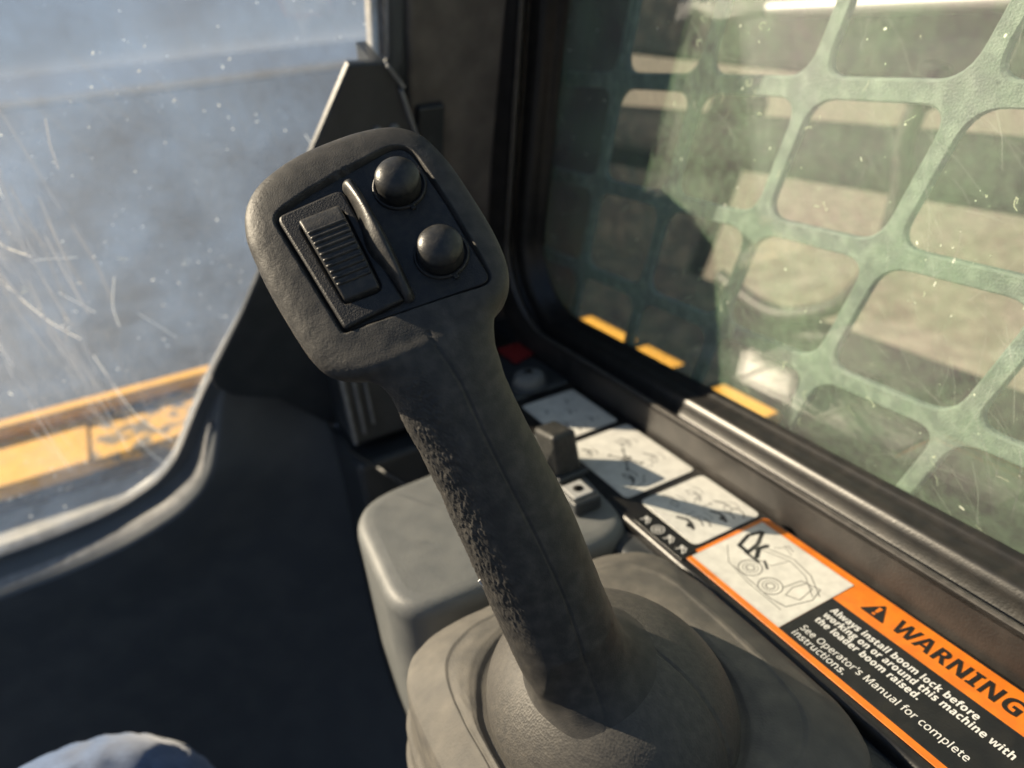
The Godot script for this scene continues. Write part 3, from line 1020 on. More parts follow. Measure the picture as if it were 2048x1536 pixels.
func out_from(path: PackedVector3Array, i: int) -> Vector2:
	var d := path[mini(i + 1, path.size() - 1)] - path[maxi(i - 1, 0)]
	return Vector2(-d.y, d.x).normalized() * (1.0 if true else -1.0)

func corner_post() -> void:
	var p := thing("corner_post", "dusty dark steel corner post between front door and side window", "post")
	var f := front_frame(0.0)
	part("post_face", rbox(Vector3(0.094, 1.5, 0.05), 0.004, 3), mats["post steel"], p, f * Transform3D(Basis(), Vector3(0.141, 0.25, -0.018)))
	part("edge_flange", rbox(Vector3(0.0125, 1.5, 0.03), 0.003, 3), mats["pale dusty steel"], p, f * Transform3D(Basis(), Vector3(0.0865, 0.25, -0.014)))
	part("door_seal", rbox(Vector3(0.005, 1.5, 0.012), 0.002, 3), mats["pale dusty steel"], p, f * Transform3D(Basis(), Vector3(0.0755, 0.25, -0.012)))
	part("latch_plate", rbox(Vector3(0.021, 0.16, 0.008), 0.002, 3), mats["black plastic"], p, f * Transform3D(Basis(), Vector3(0.109, fy(0.14), 0.0095)))
	part("outer_post", rbox(Vector3(0.075, 1.5, 0.05), 0.006, 3), mats["black plastic"], p, f * Transform3D(Basis(), Vector3(0.251, 0.25, -0.03)))
	part("side_lip", rbox(Vector3(0.036, 1.5, 0.012), 0.004, 3), mats["post steel"], p, f * Transform3D(Basis(), Vector3(0.195, 0.25, 0.008)))

func footwell() -> void:
	var t := thing("footwell_tower", "black ribbed footwell tower standing behind the handle of the joystick", "panel")
	part("housing", rbox(Vector3(0.16, 0.36, 0.12), 0.006, 3), mats["black plastic"], t, Transform3D(Basis(), Vector3(0.083, -0.245, -0.42)))
	part("upper_box", rbox(Vector3(0.14, 0.1, 0.06), 0.005, 3), mats["black plastic"], t, Transform3D(Basis(), Vector3(0.0765, -0.005, -0.405)))
	for i in 3:
		part("rib", rbox(Vector3(0.0032 - i * 0.0005, 0.085 - i * 0.006, 0.006), 0.0014, 3), mats["trim edge"], t, Transform3D(Basis(), Vector3(0.0085 + i * 0.009, -0.008 + i * 0.004, -0.373)))
	part("bottom_lip", rbox(Vector3(0.0035, 0.0035, 0.16), 0.0016, 3), mats["switch grey"], t, Transform3D(Basis(Vector3(0, 1, 0), 0.28), Vector3(0.026, -0.062, -0.31)))

func side_window() -> void:
	var w := thing("side_window_frame", "dusty black sill and rubber frame of the side window above the decals", "window frame")
	# inside of the frame, from the console up to the glass: [x, distance below the glass edge]
	var prof := [[0.1645, 0.034], [0.1648, 0.030], [0.1675, 0.0125], [0.1685, 0.0102], [0.1705, 0.0094], [0.1725, 0.0102], [0.1745, 0.014], [0.1785, 0.0175], [0.1815, 0.0165], [0.1835, 0.010], [0.1850, 0.0065], [0.1875, 0.0046], [0.1915, 0.0036], [0.1945, 0.0032], [0.1965, 0.0012], [0.1985, 0.0], [0.2005, -0.0005]]
	var path := []
	for i in 50: path.append([Vector2(lerpf(0.34, -0.318, i / 49.0), 0.0305), Vector2(0, -1)])
	# corner, then up along the rake
	var c := Vector2(-0.318, 0.0775)
	for i in range(1, 17):
		var a := lerpf(-PI / 2, -PI - 0.32, i / 16.0)
		path.append([c + Vector2(cos(a), sin(a)) * 0.047, Vector2(cos(a), sin(a))])
	var last: Vector2 = path[-1][0]
	for i in range(1, 30): path.append([last + Vector2(0.335, 1.0) * (i * 0.02), Vector2(-0.948, 0.3176)])
	var groups := {"lower_wall": [0, 3, "dusty steel"], "sill_ridge": [2, 7, "sill edge"], "window_gasket": [6, 17, "seal rubber"]}
	for g in groups:
		var rows := []
		for q in range(groups[g][0], mini(groups[g][1] + 1, prof.size())):
			var row := PackedVector3Array()
			for s in path:
				var at: Vector2 = s[0] + s[1] * prof[q][1]
				row.append(Vector3(prof[q][0], at.y, at.x))
			rows.append(row)
		part(g, sheet(rows, false, 1), mats[groups[g][2]], w)
	part("outer_panel", rbox(Vector3(0.05, 0.72, 1.7), 0.006, 2), mats["black plastic"], w, Transform3D(Basis(), Vector3(0.192, -0.364, 0.38)))
	var s := thing("side_window", "dusty green-tinted pane of the side window behind the joystick", "window")
	var pane := PackedVector2Array([Vector2(-0.42, -0.02), Vector2(0.5, -0.02), Vector2(0.62, 0.6), Vector2(-0.3, 0.6)])
	# plate's x -> world z, y -> world y, z -> world -x (towards the driver)
	var xf := Transform3D(Basis(Vector3(0, 0, 1), Vector3(0, 1, 0), Vector3(-1, 0, 0)), Vector3(0.203, 0, 0))
	part("glass_pane", plate(pane, -0.004, 0.0), mats["window glass"], s, xf)
	var im := film_image(1536, 202, 0.1, 0.17, 2000, 420, Color(0.66, 0.82, 0.66))
	part("dust_film", film_sheet(pane, Rect2(-0.42, -0.02, 0.62, 0.62)), film_mat("side dust", im, 0.5), s, Transform3D(xf.basis, Vector3(0.2015, 0, 0)))
	mesh_screen()

func mesh_screen() -> void:
	var m := thing("mesh_screen", "green-grey steel screen with slanted rounded openings outside the side window", "screen")
	var ds := 0.0867
	var dv := 0.0785
	var hole := rounded(PackedVector2Array([Vector2(-0.0382, -0.0338), Vector2(0.0382, -0.0338), Vector2(0.0382, 0.0338), Vector2(-0.0382, 0.0338)]), [0.015], 6)
	var k := hole.size()
	var frame := PackedVector2Array()
	for p in hole:
		var f := maxf(absf(p.x) / (ds / 2), absf(p.y) / (dv / 2))
		frame.append(p / f)
	# move the nearest frame points onto the corners
	for s in [Vector2(-1, -1), Vector2(1, -1), Vector2(1, 1), Vector2(-1, 1)]:
		var c := Vector2(s.x * ds / 2, s.y * dv / 2)
		var best := 0
		for i in k:
			if frame[i].distance_to(c) < frame[best].distance_to(c): best = i
		frame[best] = c
	var st := SurfaceTool.new()
	st.begin(Mesh.PRIMITIVE_TRIANGLES)
	var x0 := 0.2335
	var x1 := 0.2375
	var pos := func(p: Vector2, cs: float, cv: float, x: float) -> Vector3:
		var y := p.y + cv
		return Vector3(x, y, p.x + cs + 0.41 * y)
	var quad := func(a: Vector3, b: Vector3, c: Vector3, d: Vector3, n: Vector3):
		var order := [a, b, c, a, c, d] if (b - a).cross(c - a).dot(n) < 0 else [a, c, b, a, d, c]
		for q in order:
			st.set_normal(n)
			st.add_vertex(q)
	for i in range(-1, 10):
		for j in range(-1, 5):
			var cs := -0.2957 + ds * (i - 0.5)
			var cv := 0.055 + dv * (j + 0.5)
			for q in k:
				var r := (q + 1) % k
				var bev := 0.0012
				var hq := hole[q] * (1 + bev / hole[q].length())
				var hr := hole[r] * (1 + bev / hole[r].length())
				quad.call(pos.call(frame[q], cs, cv, x0), pos.call(frame[r], cs, cv, x0), pos.call(hr, cs, cv, x0), pos.call(hq, cs, cv, x0), Vector3(-1, 0, 0))
				quad.call(pos.call(frame[q], cs, cv, x1), pos.call(hole[q], cs, cv, x1), pos.call(hole[r], cs, cv, x1), pos.call(frame[r], cs, cv, x1), Vector3(1, 0, 0))
				var e := hole[r] - hole[q]
				var inn := Vector3(0, e.x, -e.y).normalized()
				quad.call(pos.call(hole[q], cs, cv, x0 + bev), pos.call(hole[r], cs, cv, x0 + bev), pos.call(hole[r], cs, cv, x1), pos.call(hole[q], cs, cv, x1), inn)
				quad.call(pos.call(hq, cs, cv, x0), pos.call(hr, cs, cv, x0), pos.call(hole[r], cs, cv, x0 + bev), pos.call(hole[q], cs, cv, x0 + bev), (inn + Vector3(-1, 0, 0)).normalized())
	part("screen_plate", st.commit(), mats["mesh paint"], m)

# ------------------------------------------------------------------ console
func console() -> void:
	var c := thing("side_console", "long narrow black console top under the side window carrying the decals", "console")
	part("top_panel", rbox(Vector3(0.0675, 0.03, 0.95), 0.004, 4), mats["console vinyl"], c, Transform3D(Basis(), Vector3(0.13125, -0.0152, 0.06)))
	part("inner_edge", rbox(Vector3(0.022, 0.12, 0.95), 0.008, 4), mats["black plastic"], c, Transform3D(Basis(), Vector3(0.0925, -0.0665, 0.06)))
	var tray := part("front_tray", rbox(Vector3(0.06, 0.02, 0.08), 0.005, 3), mats["black plastic"], c, Transform3D(Basis(), Vector3(0.135, -0.008, -0.31)))
	var k := thing("control_knob", "small grey rounded knob at the far end of the console", "knob", Vector3(0.1335, 0.002, -0.283))
	part("cap", lathe([Vector2(0.0125, 0.0), Vector2(0.0125, 0.006), Vector2(0.011, 0.0095), Vector2(0.007, 0.0115), Vector2(0.0, 0.012)], 32), mats["pod plastic"], k)
	part("skirt", lathe([Vector2(0.015, 0.0), Vector2(0.015, 0.002), Vector2(0.0126, 0.003)], 32), mats["black plastic"], k)
	var r := thing("red_label", "small red label in the dark corner below the post", "label", Vector3(0.152, 0.0045, -0.337))
	part("red_patch", plate(rounded(PackedVector2Array([Vector2(-0.02, -0.011), Vector2(0.017, -0.011), Vector2(0.009, 0.011), Vector2(-0.02, 0.011)]), [0.002], 3), 0.0, 0.0004), mats["warning red"], r, Transform3D(flat_basis(), Vector3.ZERO))

func flat_basis() -> Basis:
	# print lies face up: reading direction is towards the driver (+z), top towards the window (+x)
	return Basis(Vector3(0, 0, 1), Vector3(1, 0, 0), Vector3(0, 1, 0))

func decal(label: String, group: String, z0: float, z1: float, x0: float, x1: float, r: float, m: Material) -> Node3D:
	var d := thing("decal", label, "decal", Vector3((x0 + x1) / 2, 0.0002, (z0 + z1) / 2), group)
	var w := (z1 - z0) / 2
	var h := (x1 - x0) / 2
	part("sheet", plate(rounded(PackedVector2Array([Vector2(-w, -h), Vector2(w, -h), Vector2(w, h), Vector2(-w, h)]), [r], 5), 0.0, 0.0003, 0.0001), m, d, Transform3D(flat_basis(), Vector3.ZERO))
	return d

func bucket_icon(im: Image, at: Vector2, s: float, flip: float, dark: Color, solid := true) -> void:
	var q := func(x: float, y: float) -> Vector2: return at + Vector2(x * flip, y) * s
	ink(im, [q.call(-1.0, 0.2), q.call(-0.35, -0.25), q.call(0.2, -0.15)], 0.15 * s, dark)
	ink(im, [q.call(-1.0, 0.32), q.call(-0.3, -0.1), q.call(0.15, -0.05)], 0.1 * s, dark)
	var b := PackedVector2Array([q.call(0.1, -0.3), q.call(0.8, 0.0), q.call(0.95, 0.3), q.call(0.6, 0.25), q.call(0.3, 0.4), q.call(0.05, 0.25)])
	if solid: fill(im, b, dark)
	else: ink(im, Array(b), 0.1 * s, dark, true)
	ink(im, arc(q.call(0.3, 0.1), 0.95 * s, -2.3, -0.9), 0.1 * s, dark)

func decals() -> void:
	var white := lin(0.66, 0.66, 0.65)
	var dark := lin(0.03, 0.03, 0.03)
	var grey := lin(0.3, 0.3, 0.3)
	# farthest: small scattered symbols
	var a := canvas(320, 200, white)
	for p in [Vector2(70, 60), Vector2(150, 90), Vector2(245, 60), Vector2(220, 140), Vector2(95, 150), Vector2(275, 120)]:
		bucket_icon(a, p, 24, 1, grey, true)
	decal("small white symbol decal, farthest of the decals, behind the rocker switch", "", -0.2595, -0.1985, 0.113, 0.158, 0.0035, soiled("symbols far", a, 0.35))
	# drive pattern: stick figure of a stick with arrows
	var b := canvas(512, 340, white)
	var o := Vector2(262, 178)
	for q in [Vector2(-70, -32), Vector2(66, -34), Vector2(-66, 36), Vector2(70, 38)]: arrow(b, o, o + q, 6, dark)
	ink(b, arc(o, 16, 0, TAU), 6, dark, true)
	ink(b, [o + Vector2(-22, -8), o + Vector2(0, -28), o + Vector2(20, -6)], 5, dark)
	bucket_icon(b, o + Vector2(-120, -84), 46, 1, grey, false)
	bucket_icon(b, o + Vector2(-120, -54), 34, 1, grey, true)
	bucket_icon(b, o + Vector2(58, -98), 50, 1, grey, false)
	bucket_icon(b, o + Vector2(130, 66), 42, -1, dark, false)
	bucket_icon(b, o + Vector2(-150, 96), 38, 1, dark, false)
	ink(b, [o + Vector2(84, -80), o + Vector2(118, -54), o + Vector2(96, -40)], 5, grey)
	ink(b, [o + Vector2(150, 10), o + Vector2(196, 40), o + Vector2(206, 96)], 3.5, dark)
	ink(b, arc(o + Vector2(150, 110), 40, -2.0, 0.6), 4, dark)
	decal("large white control-pattern decal with crossed arrows, second from the far end", "", -0.192, -0.1205, 0.1085, 0.1605, 0.004, soiled("drive pattern", b, 0.35))
	# loader arm pattern: four bucket pictures
	var c := canvas(512, 500, white)
	bucket_icon(c, Vector2(140, 180), 70, -1, grey, false)
	bucket_icon(c, Vector2(110, 330), 74, 1, grey, false)
	bucket_icon(c, Vector2(330, 110), 74, 1, grey, false)
	bucket_icon(c, Vector2(390, 200), 70, 1, dark, true)
	bucket_icon(c, Vector2(330, 395), 78, 1, dark, true)
	bucket_icon(c, Vector2(370, 300), 60, -1, grey, false)
	arrow(c, Vector2(210, 250), Vector2(180, 205), 7, grey)
	arrow(c, Vector2(265, 225), Vector2(265, 170), 7, grey)
	arrow(c, Vector2(270, 300), Vector2(270, 345), 7, grey)
	ink(c, arc(Vector2(420, 130), 60, -2.6, -0.4), 7, dark)
	decal("white bucket-control decal with black bucket shapes, next to the orange warning", "", -0.1145, -0.0655, 0.1135, 0.1605, 0.0045, soiled("bucket pattern", c, 0.35))
	# black strip with white symbols beside it
	var s := canvas(420, 110, lin(0.012, 0.012, 0.012))
	var w := lin(0.7, 0.7, 0.7)
	for i in 4:
		var q := Vector2(55 + i * 100, 55)
		if i == 1:
			ink(s, arc(q, 34, 0, TAU, 24), 6, w, true)
			ink(s, arc(q, 14, 0, TAU, 16), 8, w, true)
		else:
			arrow(s, q + Vector2(24, 18), q + Vector2(-14, -12), 8, w)
			ink(s, [q + Vector2(-26, 22), q + Vector2(4, -26), q + Vector2(26, 4)], 6, w)
	decal("narrow black strip with four small white symbols beside the bucket decal", "", -0.1035, -0.0605, 0.1005, 0.1115, 0.001, soiled("symbol strip", s, 0.4))
	warning_decal()

func warning_decal() -> void:
	var z0 := -0.063
	var z1 := 0.118
	var x0 := 0.1035
	var x1 := 0.1607
	var d := decal("orange and black WARNING decal about the boom lock, nearest the driver", "", z0, z1, x0, x1, 0.004, mats["vinyl orange"])
	var mid := Vector3((x0 + x1) / 2, 0, (z0 + z1) / 2)
	var fb := flat_basis()
	var patch := func(called: String, za: float, zb: float, xa: float, xb: float, m: Material, lift: float):
		var w := (zb - za) / 2
		var h := (xb - xa) / 2
		return part(called, plate(PackedVector2Array([Vector2(-w, -h), Vector2(w, -h), Vector2(w, h), Vector2(-w, h)]), 0.0, 0.0001), m, d, Transform3D(fb, Vector3((xa + xb) / 2, lift, (za + zb) / 2) - mid))
	patch.call("text_panel", -0.0006, 0.1145, 0.1068, 0.1412, mats["console vinyl"], 0.0003)
	# picture of the loader on white
	var im := canvas(640, 520, lin(0.66, 0.66, 0.64))
	var dk := lin(0.015, 0.015, 0.015)
	var gy := lin(0.1, 0.1, 0.095)
	for q in [Vector2(250, 330), Vector2(410, 345)]:
		ink(im, arc(q, 62, 0, TAU, 32), 6, gy, true)
		ink(im, arc(q, 40, 0, TAU, 24), 3.5, gy, true)
		ink(im, arc(q, 22, 0, TAU, 20), 6, gy, true)
	ink(im, [Vector2(40, 300), Vector2(150, 390), Vector2(330, 420), Vector2(560, 425)], 4, gy)
	ink(im, [Vector2(190, 390), Vector2(475, 410), Vector2(560, 390), Vector2(600, 250), Vector2(570, 160), Vector2(470, 190), Vector2(455, 300)], 5, gy)
	ink(im, [Vector2(500, 180), Vector2(545, 190), Vector2(565, 300), Vector2(500, 330), Vector2(480, 260), Vector2(500, 180)], 4.5, gy)
	ink(im, [Vector2(170, 150), Vector2(330, 95), Vector2(470, 120), Vector2(600, 200)], 5, gy)
	ink(im, [Vector2(180, 175), Vector2(330, 122), Vector2(455, 145), Vector2(585, 232)], 4, gy)
	ink(im, [Vector2(205, 110), Vector2(240, 60), Vector2(300, 80)], 3.5, gy)
	ink(im, [Vector2(225, 60), Vector2(240, 40), Vector2(285, 52)], 4, gy)
	ink(im, [Vector2(330, 122), Vector2(300, 230), Vector2(190, 260)], 4, gy)
	ink(im, [Vector2(60, 70), Vector2(44, 150), Vector2(80, 250), Vector2(150, 250), Vector2(130, 160), Vector2(70, 66)], 24, dk)
	ink(im, [Vector2(170, 130), Vector2(160, 180), Vector2(205, 240)], 26, dk)
	ink(im, [Vector2(140, 262), Vector2(240, 262)], 16, dk)
	ink(im, [Vector2(255, 232), Vector2(305, 262)], 14, dk)
	ink(im, [Vector2(96, 100), Vector2(160, 210)], 6, gy)
	patch.call("picture_panel", -0.0603, -0.0008, 0.1068, 0.1560, soiled("loader picture", im, 0.35), 0.00045)
	var bl: Material = mats["lettering black"]
	var wh: Material = mats["lettering white"]
	var put := func(called: String, text: String, z: float, z_end: float, x: float, h: float, m: Material, bold: bool):
		lettering(called, text, h, z_end - z, m, d, Transform3D(fb, Vector3(x, 0.00046, z) - mid), bold)
	put.call("signal_word", "WARNING", 0.0255, 0.0805, 0.1468, 0.0088, bl, true)
	put.call("text_line", "Always install boom lock before", 0.0045, 0.0738, 0.1335, 0.0037, wh, true)
	put.call("text_line", "working on or around this machine with", 0.0045, 0.0905, 0.1285, 0.0037, wh, true)
	put.call("text_line", "the loader boom raised.", 0.0045, 0.0562, 0.1233, 0.0037, wh, true)
	put.call("text_line", "See Operator's Manual for complete", 0.0045, 0.0825, 0.1143, 0.0037, wh, false)
	put.call("text_line", "instructions.", 0.0045, 0.0322, 0.1091, 0.0037, wh, false)
	# alert triangle with its exclamation mark left orange
	var tri := rounded(PackedVector2Array([Vector2(-0.0062, 0), Vector2(0.0062, 0), Vector2(0, 0.0105)]), [0.0006], 3)
	var sign_ := part("alert_triangle", plate(tri, 0.0, 0.0001), bl, d, Transform3D(fb, Vector3(0.1464, 0.0004, 0.0162) - mid))
	part("exclamation_bar", plate(PackedVector2Array([Vector2(-0.0006, 0.0034), Vector2(0.0006, 0.0034), Vector2(0.001, 0.0072), Vector2(-0.001, 0.0072)]), 0.0, 0.0001), mats["vinyl orange"], sign_, Transform3D(Basis(), Vector3(0, 0, 0.00012)))
	part("exclamation_dot", plate(rounded(PackedVector2Array([Vector2(-0.0008, 0.0012), Vector2(0.0008, 0.0012), Vector2(0.0008, 0.0026), Vector2(-0.0008, 0.0026)]), [0.0006], 3), 0.0, 0.0001), mats["vinyl orange"], sign_, Transform3D(Basis(), Vector3(0, 0, 0.00012)))

func switch_pod() -> void:
	var p := thing("switch_pod", "grey rounded switch pod with a rocker switch, between joystick and front", "switch housing")
	var plan := rounded(PackedVector2Array([Vector2(-0.036, 0.218), Vector2(0.119, 0.226), Vector2(0.1165, 0.19), Vector2(0.0985, 0.095), Vector2(-0.0425, 0.1035)]), [0.04, 0.02, 0.04, 0.03, 0.03], 14)
	# rounded block: rings in plan, from the bottom up, shrinking at the shoulder
	var rows := []
	var o := resampled(plan, 200) if false else even(plan, 240)
	var mid := Vector2(0.045, 0.16)
	for s in [[-0.002, -0.135], [0.0005, -0.09], [0.0, -0.03], [0.0, -0.009], [-0.0006, -0.0055], [-0.0022, -0.0028], [-0.0045, -0.0011], [-0.0072, -0.0003], [-0.011, 0.0]]:
		var row := PackedVector3Array()
		for j in o.size():
			var d := (o[(j + 1) % o.size()] - o[(j + o.size() - 1) % o.size()]).normalized()
			var q: Vector2 = o[j] + Vector2(d.y, -d.x) * s[0] * -1.0 * (-1.0)
			row.append(Vector3(q.x, s[1], -q.y))
		rows.append(row)
	part("housing", sheet(rows, true, 1), mats["pod plastic"], p)
	var v := PackedVector3Array([Vector3(mid.x, 0.0, -mid.y)])
	v.append_array(rows[-1])
	var up := PackedVector3Array()
	up.resize(v.size())
	up.fill(Vector3.UP)
	var fan := PackedInt32Array()
	for j in o.size(): fan.append_array([0, 1 + (j + 1) % o.size(), 1 + j])
	part("top_cover", arr(v, up, fan), mats["pod plastic"], p)
	var lever := part("throttle_lever", tube(smooth_path([Vector3(0.062, -0.002, -0.2), Vector3(0.053, 0.045, -0.184), Vector3(0.0435, 0.083, -0.163)], 6), 0.0055, 16), mats["black plastic"], p)
	part("lever_knob", lathe([Vector2(0.0001, 0.0), Vector2(0.0045, 0.0006), Vector2(0.0062, 0.003), Vector2(0.0066, 0.012), Vector2(0.0062, 0.02), Vector2(0.0045, 0.0235), Vector2(0.0001, 0.0245)], 28), mats["switch grey"], lever, Transform3D(Basis(Vector3(1, 0, 0), 0.33).rotated(Vector3(0, 0, 1), 0.2), Vector3(0.0475, 0.066, -0.1725)))
	var r := part("rocker_switch", rbox(Vector3(0.0175, 0.03, 0.026), 0.0035, 4), mats["switch grey"], p, Transform3D(Basis(Vector3(1, 0, 0), -0.18), Vector3(0.093, 0.0145, -0.172)))
	part("switch_well", rbox(Vector3(0.022, 0.004, 0.034), 0.0015, 3), mats["black plastic"], r, Transform3D(Basis(), Vector3(0, -0.0135, 0)))
	var b := part("indicator_button", rbox(Vector3(0.018, 0.009, 0.022), 0.002, 3), mats["black plastic"], p, Transform3D(Basis(), Vector3(0.0835, 0.0045, -0.133)))
	part("button_label", rbox(Vector3(0.0135, 0.0016, 0.015), 0.0007, 2), mats["dull white"], b, Transform3D(Basis(), Vector3(0, 0.005, -0.001)))
	part("label_symbol", lathe([Vector2(0.0, 0.0), Vector2(0.0032, 0.0), Vector2(0.0032, 0.0003), Vector2(0.0, 0.00031)], 20), mats["lettering black"], b, Transform3D(Basis(), Vector3(0.0005, 0.00575, -0.001)))

# outline resampled at even steps, anticlockwise
func even(poly: PackedVector2Array, k: int) -> PackedVector2Array:
	if Geometry2D.is_polygon_clockwise(poly):
		poly = poly.duplicate()
		poly.reverse()
	var total := 0.0
	for i in poly.size(): total += poly[i].distance_to(poly[(i + 1) % poly.size()])
	var out := PackedVector2Array()
	var i := 0
	var left := 0.0
	for j in k:
		var want := total * j / k
		while left + poly[i].distance_to(poly[(i + 1) % poly.size()]) < want:
			left += poly[i].distance_to(poly[(i + 1) % poly.size()])
			i += 1
		var len_ := maxf(poly[i].distance_to(poly[(i + 1) % poly.size()]), 1e-9)
		out.append(poly[i].lerp(poly[(i + 1) % poly.size()], (want - left) / len_))
	return out

# ------------------------------------------------------------------ driver
func person() -> void:
	var p := thing("person", "knee of a seated person in blue jeans at the lower left", "person", Vector3(-0.24, -0.62, -0.2))
	var axis := smooth_path([Vector3(-0.43, -0.125, 0.36), Vector3(-0.368, -0.118, 0.1), Vector3(-0.306, -0.128, -0.08), Vector3(-0.242, -0.168, -0.182), Vector3(-0.237, -0.25, -0.23), Vector3(-0.27, -0.42, -0.225), Vector3(-0.27, -0.585, -0.225)], 14)
	var n := noise(70, 55.0, FastNoiseLite.TYPE_SIMPLEX_SMOOTH, 2)
	var n2 := noise(71, 20.0, FastNoiseLite.TYPE_SIMPLEX_SMOOTH, 2)
	var rows := []
	var k := 120
	for i in axis.size():
		var f := i / float(axis.size() - 1)
		var t := (axis[mini(i + 1, axis.size() - 1)] - axis[maxi(i - 1, 0)]).normalized()
		var a := t.cross(Vector3(0.98, 0.05, 0.2)).normalized()
		var b := t.cross(a).normalized()
		var r := lerpf(0.088, 0.078, smoothstep(0.0, 0.5, f)) - 0.018 * smoothstep(0.65, 1.0, f)
		var row := PackedVector3Array()
		for j in k:
			var g := TAU * j / k
			var dirn := a * cos(g) + b * sin(g)
			var q := axis[i] + dirn * r
			# soft folds running across the thigh and gathering at the knee
			var fold := sin(q.z * 110.0 + 7.0 * n2.get_noise_3dv(q) - q.x * 170.0) * 0.0009 * smoothstep(0.7, 0.2, absf(f - 0.42) * 2.0)
			q += dirn * (fold + 0.0003 * n.get_noise_3dv(q))
			row.append(q - p.position)
		rows.append(row)
	part("jeans_leg", sheet(rows, true, 1), mats["denim"], p)
	part("shoe", rbox(Vector3(0.095, 0.085, 0.25), 0.035, 6), mats["black plastic"], p, Transform3D(Basis(), Vector3(-0.272, -0.575, -0.27) - p.position))

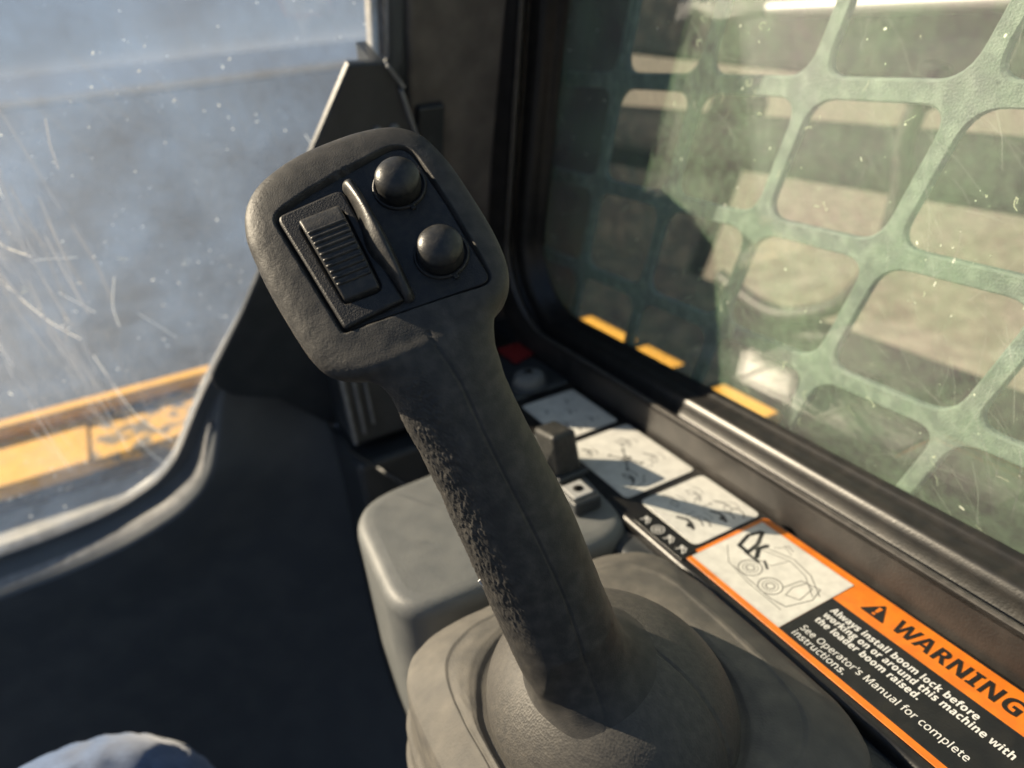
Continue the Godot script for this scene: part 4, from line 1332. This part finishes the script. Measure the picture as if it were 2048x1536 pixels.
# ------------------------------------------------------------------ outside
func outside() -> void:
	var g := plate(PackedVector2Array([Vector2(-250, -250), Vector2(250, -250), Vector2(250, 250), Vector2(-250, 250)]), -0.3, 0.0)
	var lie := Basis(Vector3(1, 0, 0), Vector3(0, 0, -1), Vector3(0, 1, 0))
	struct("ground", g, mats["dry ground"], Transform3D(lie, Vector3(0, -1.1, 0)))
	struct("pavement", plate(PackedVector2Array([Vector2(-80, -30), Vector2(1.25, -30), Vector2(1.25, 0), Vector2(10, 36), Vector2(-80, 36)]), -0.05, 0.004), mats["asphalt"], Transform3D(lie, Vector3(0, -1.1, 0)))
	struct("grass_verge", plate(PackedVector2Array([Vector2(-90, 36), Vector2(10, 36), Vector2(60, 36), Vector2(60, 44), Vector2(-90, 44)]), -0.05, 0.06), mats["dry grass"], Transform3D(lie, Vector3(0, -1.1, 0)))
	struct("far_pavement", plate(PackedVector2Array([Vector2(-200, 44), Vector2(80, 44), Vector2(80, 240), Vector2(-200, 240)]), -0.05, 0.01), mats["pale paving"], Transform3D(lie, Vector3(0, -1.1, 0)))
	# loader in front of and beside the cab
	var cb := thing("boom_crossbar", "chipped yellow steel crossbar of the loader seen low through the front door", "crossbar", Vector3(-0.35, -0.25, -1.03))
	part("beam", rbox(Vector3(0.9, 0.03, 0.15), 0.006, 3), mats["worn yellow paint"], cb, Transform3D(Basis(Vector3(1, 0, 0), 0.12), Vector3(0, -0.016, 0.02)))
	part("top_flange", rbox(Vector3(0.9, 0.022, 0.035), 0.008, 4), mats["yellow paint"], cb, Transform3D(Basis(), Vector3(0, 0.018, -0.048)))
	part("end_plate", rbox(Vector3(0.26, 0.034, 0.152), 0.006, 3), mats["yellow paint"], cb, Transform3D(Basis(Vector3(1, 0, 0), 0.12), Vector3(-0.045, -0.015, 0.021)))
	part("lower_lip", rbox(Vector3(0.9, 0.026, 0.02), 0.005, 3), mats["rusty steel"], cb, Transform3D(Basis(), Vector3(0, -0.04, 0.088)))
	var dk := thing("front_deck", "pale grey steel deck under the yellow crossbar outside the front door", "deck", Vector3(-0.35, -0.305, -0.8))
	part("deck_sheet", rbox(Vector3(0.95, 0.012, 0.52), 0.004, 2), mats["deck plate"], dk)
	part("front_rim", rbox(Vector3(0.95, 0.05, 0.02), 0.006, 2), mats["rusty steel"], dk, Transform3D(Basis(), Vector3(0, 0.0, -0.25)))
	var bm := thing("loader_boom", "dark loader boom arm running above the side window view", "loader arm", Vector3(0.9, 0.19, -0.6))
	part("arm_tube", rbox(Vector3(0.1, 0.115, 2.2), 0.02, 5), mats["loader black"], bm, Transform3D(Basis(Vector3(1, 0, 0), 0.07), Vector3.ZERO))
	part("cylinder_rod", tube(PackedVector3Array([Vector3(-0.09, 0.03, 0.5), Vector3(-0.09, 0.045, -0.12)]), 0.012, 20), mats["bright metal"], bm)
	part("cylinder_barrel", tube(PackedVector3Array([Vector3(-0.06, -0.155, 0.9), Vector3(-0.06, -0.16, -1.3)]), 0.045, 24), mats["loader black"], bm)
	part("link_plate", rbox(Vector3(0.05, 0.5, 0.11), 0.02, 4), mats["loader black"], bm, Transform3D(Basis(Vector3(1, 0, 0), 0.42), Vector3(0.0, -0.3, -0.36)))
	var h := thing("hydraulic_hose", "looping black hydraulic hose hanging beside the loader boom", "hose", Vector3(0.7, 0.0, -0.4))
	part("hose", tube(smooth_path([Vector3(0.0, 0.14, 0.02), Vector3(0, 0.09, 0.005), Vector3(0, 0.03, 0.008), Vector3(0, -0.06, -0.01), Vector3(0, -0.13, -0.06), Vector3(0, -0.168, -0.14), Vector3(0, -0.172, -0.2), Vector3(0.01, -0.15, -0.3)], 8), 0.0115, 16), mats["hose rubber"], h)
	part("hose_fitting", tube(PackedVector3Array([Vector3(0, 0.17, 0.03), Vector3(0, 0.13, 0.017)]), 0.016, 12), mats["loader black"], h)
	var ch := thing("chassis_rail", "yellow chassis edge low outside the side window", "chassis", Vector3(0.46, -0.2, -0.55))
	part("rail", rbox(Vector3(0.06, 0.05, 0.4), 0.006, 3), mats["yellow paint"], ch)
	part("black_bracket", rbox(Vector3(0.064, 0.056, 0.02), 0.004, 3), mats["loader black"], ch, Transform3D(Basis(), Vector3(0, 0, -0.06)))
	part("black_bracket", rbox(Vector3(0.066, 0.058, 0.07), 0.004, 3), mats["loader black"], ch, Transform3D(Basis(), Vector3(0, 0, 0.07)))
	part("side_plate", rbox(Vector3(0.5, 0.25, 2.2), 0.015, 3), mats["loader black"], ch, Transform3D(Basis(), Vector3(0.06, -0.115, 0.25)))
	part("mounting_plate", rbox(Vector3(0.06, 0.5, 0.66), 0.03, 4), mats["loader black"], bm, Transform3D(Basis(Vector3(1, 0, 0), 0.1), Vector3(0.02, -0.4, -0.72)))
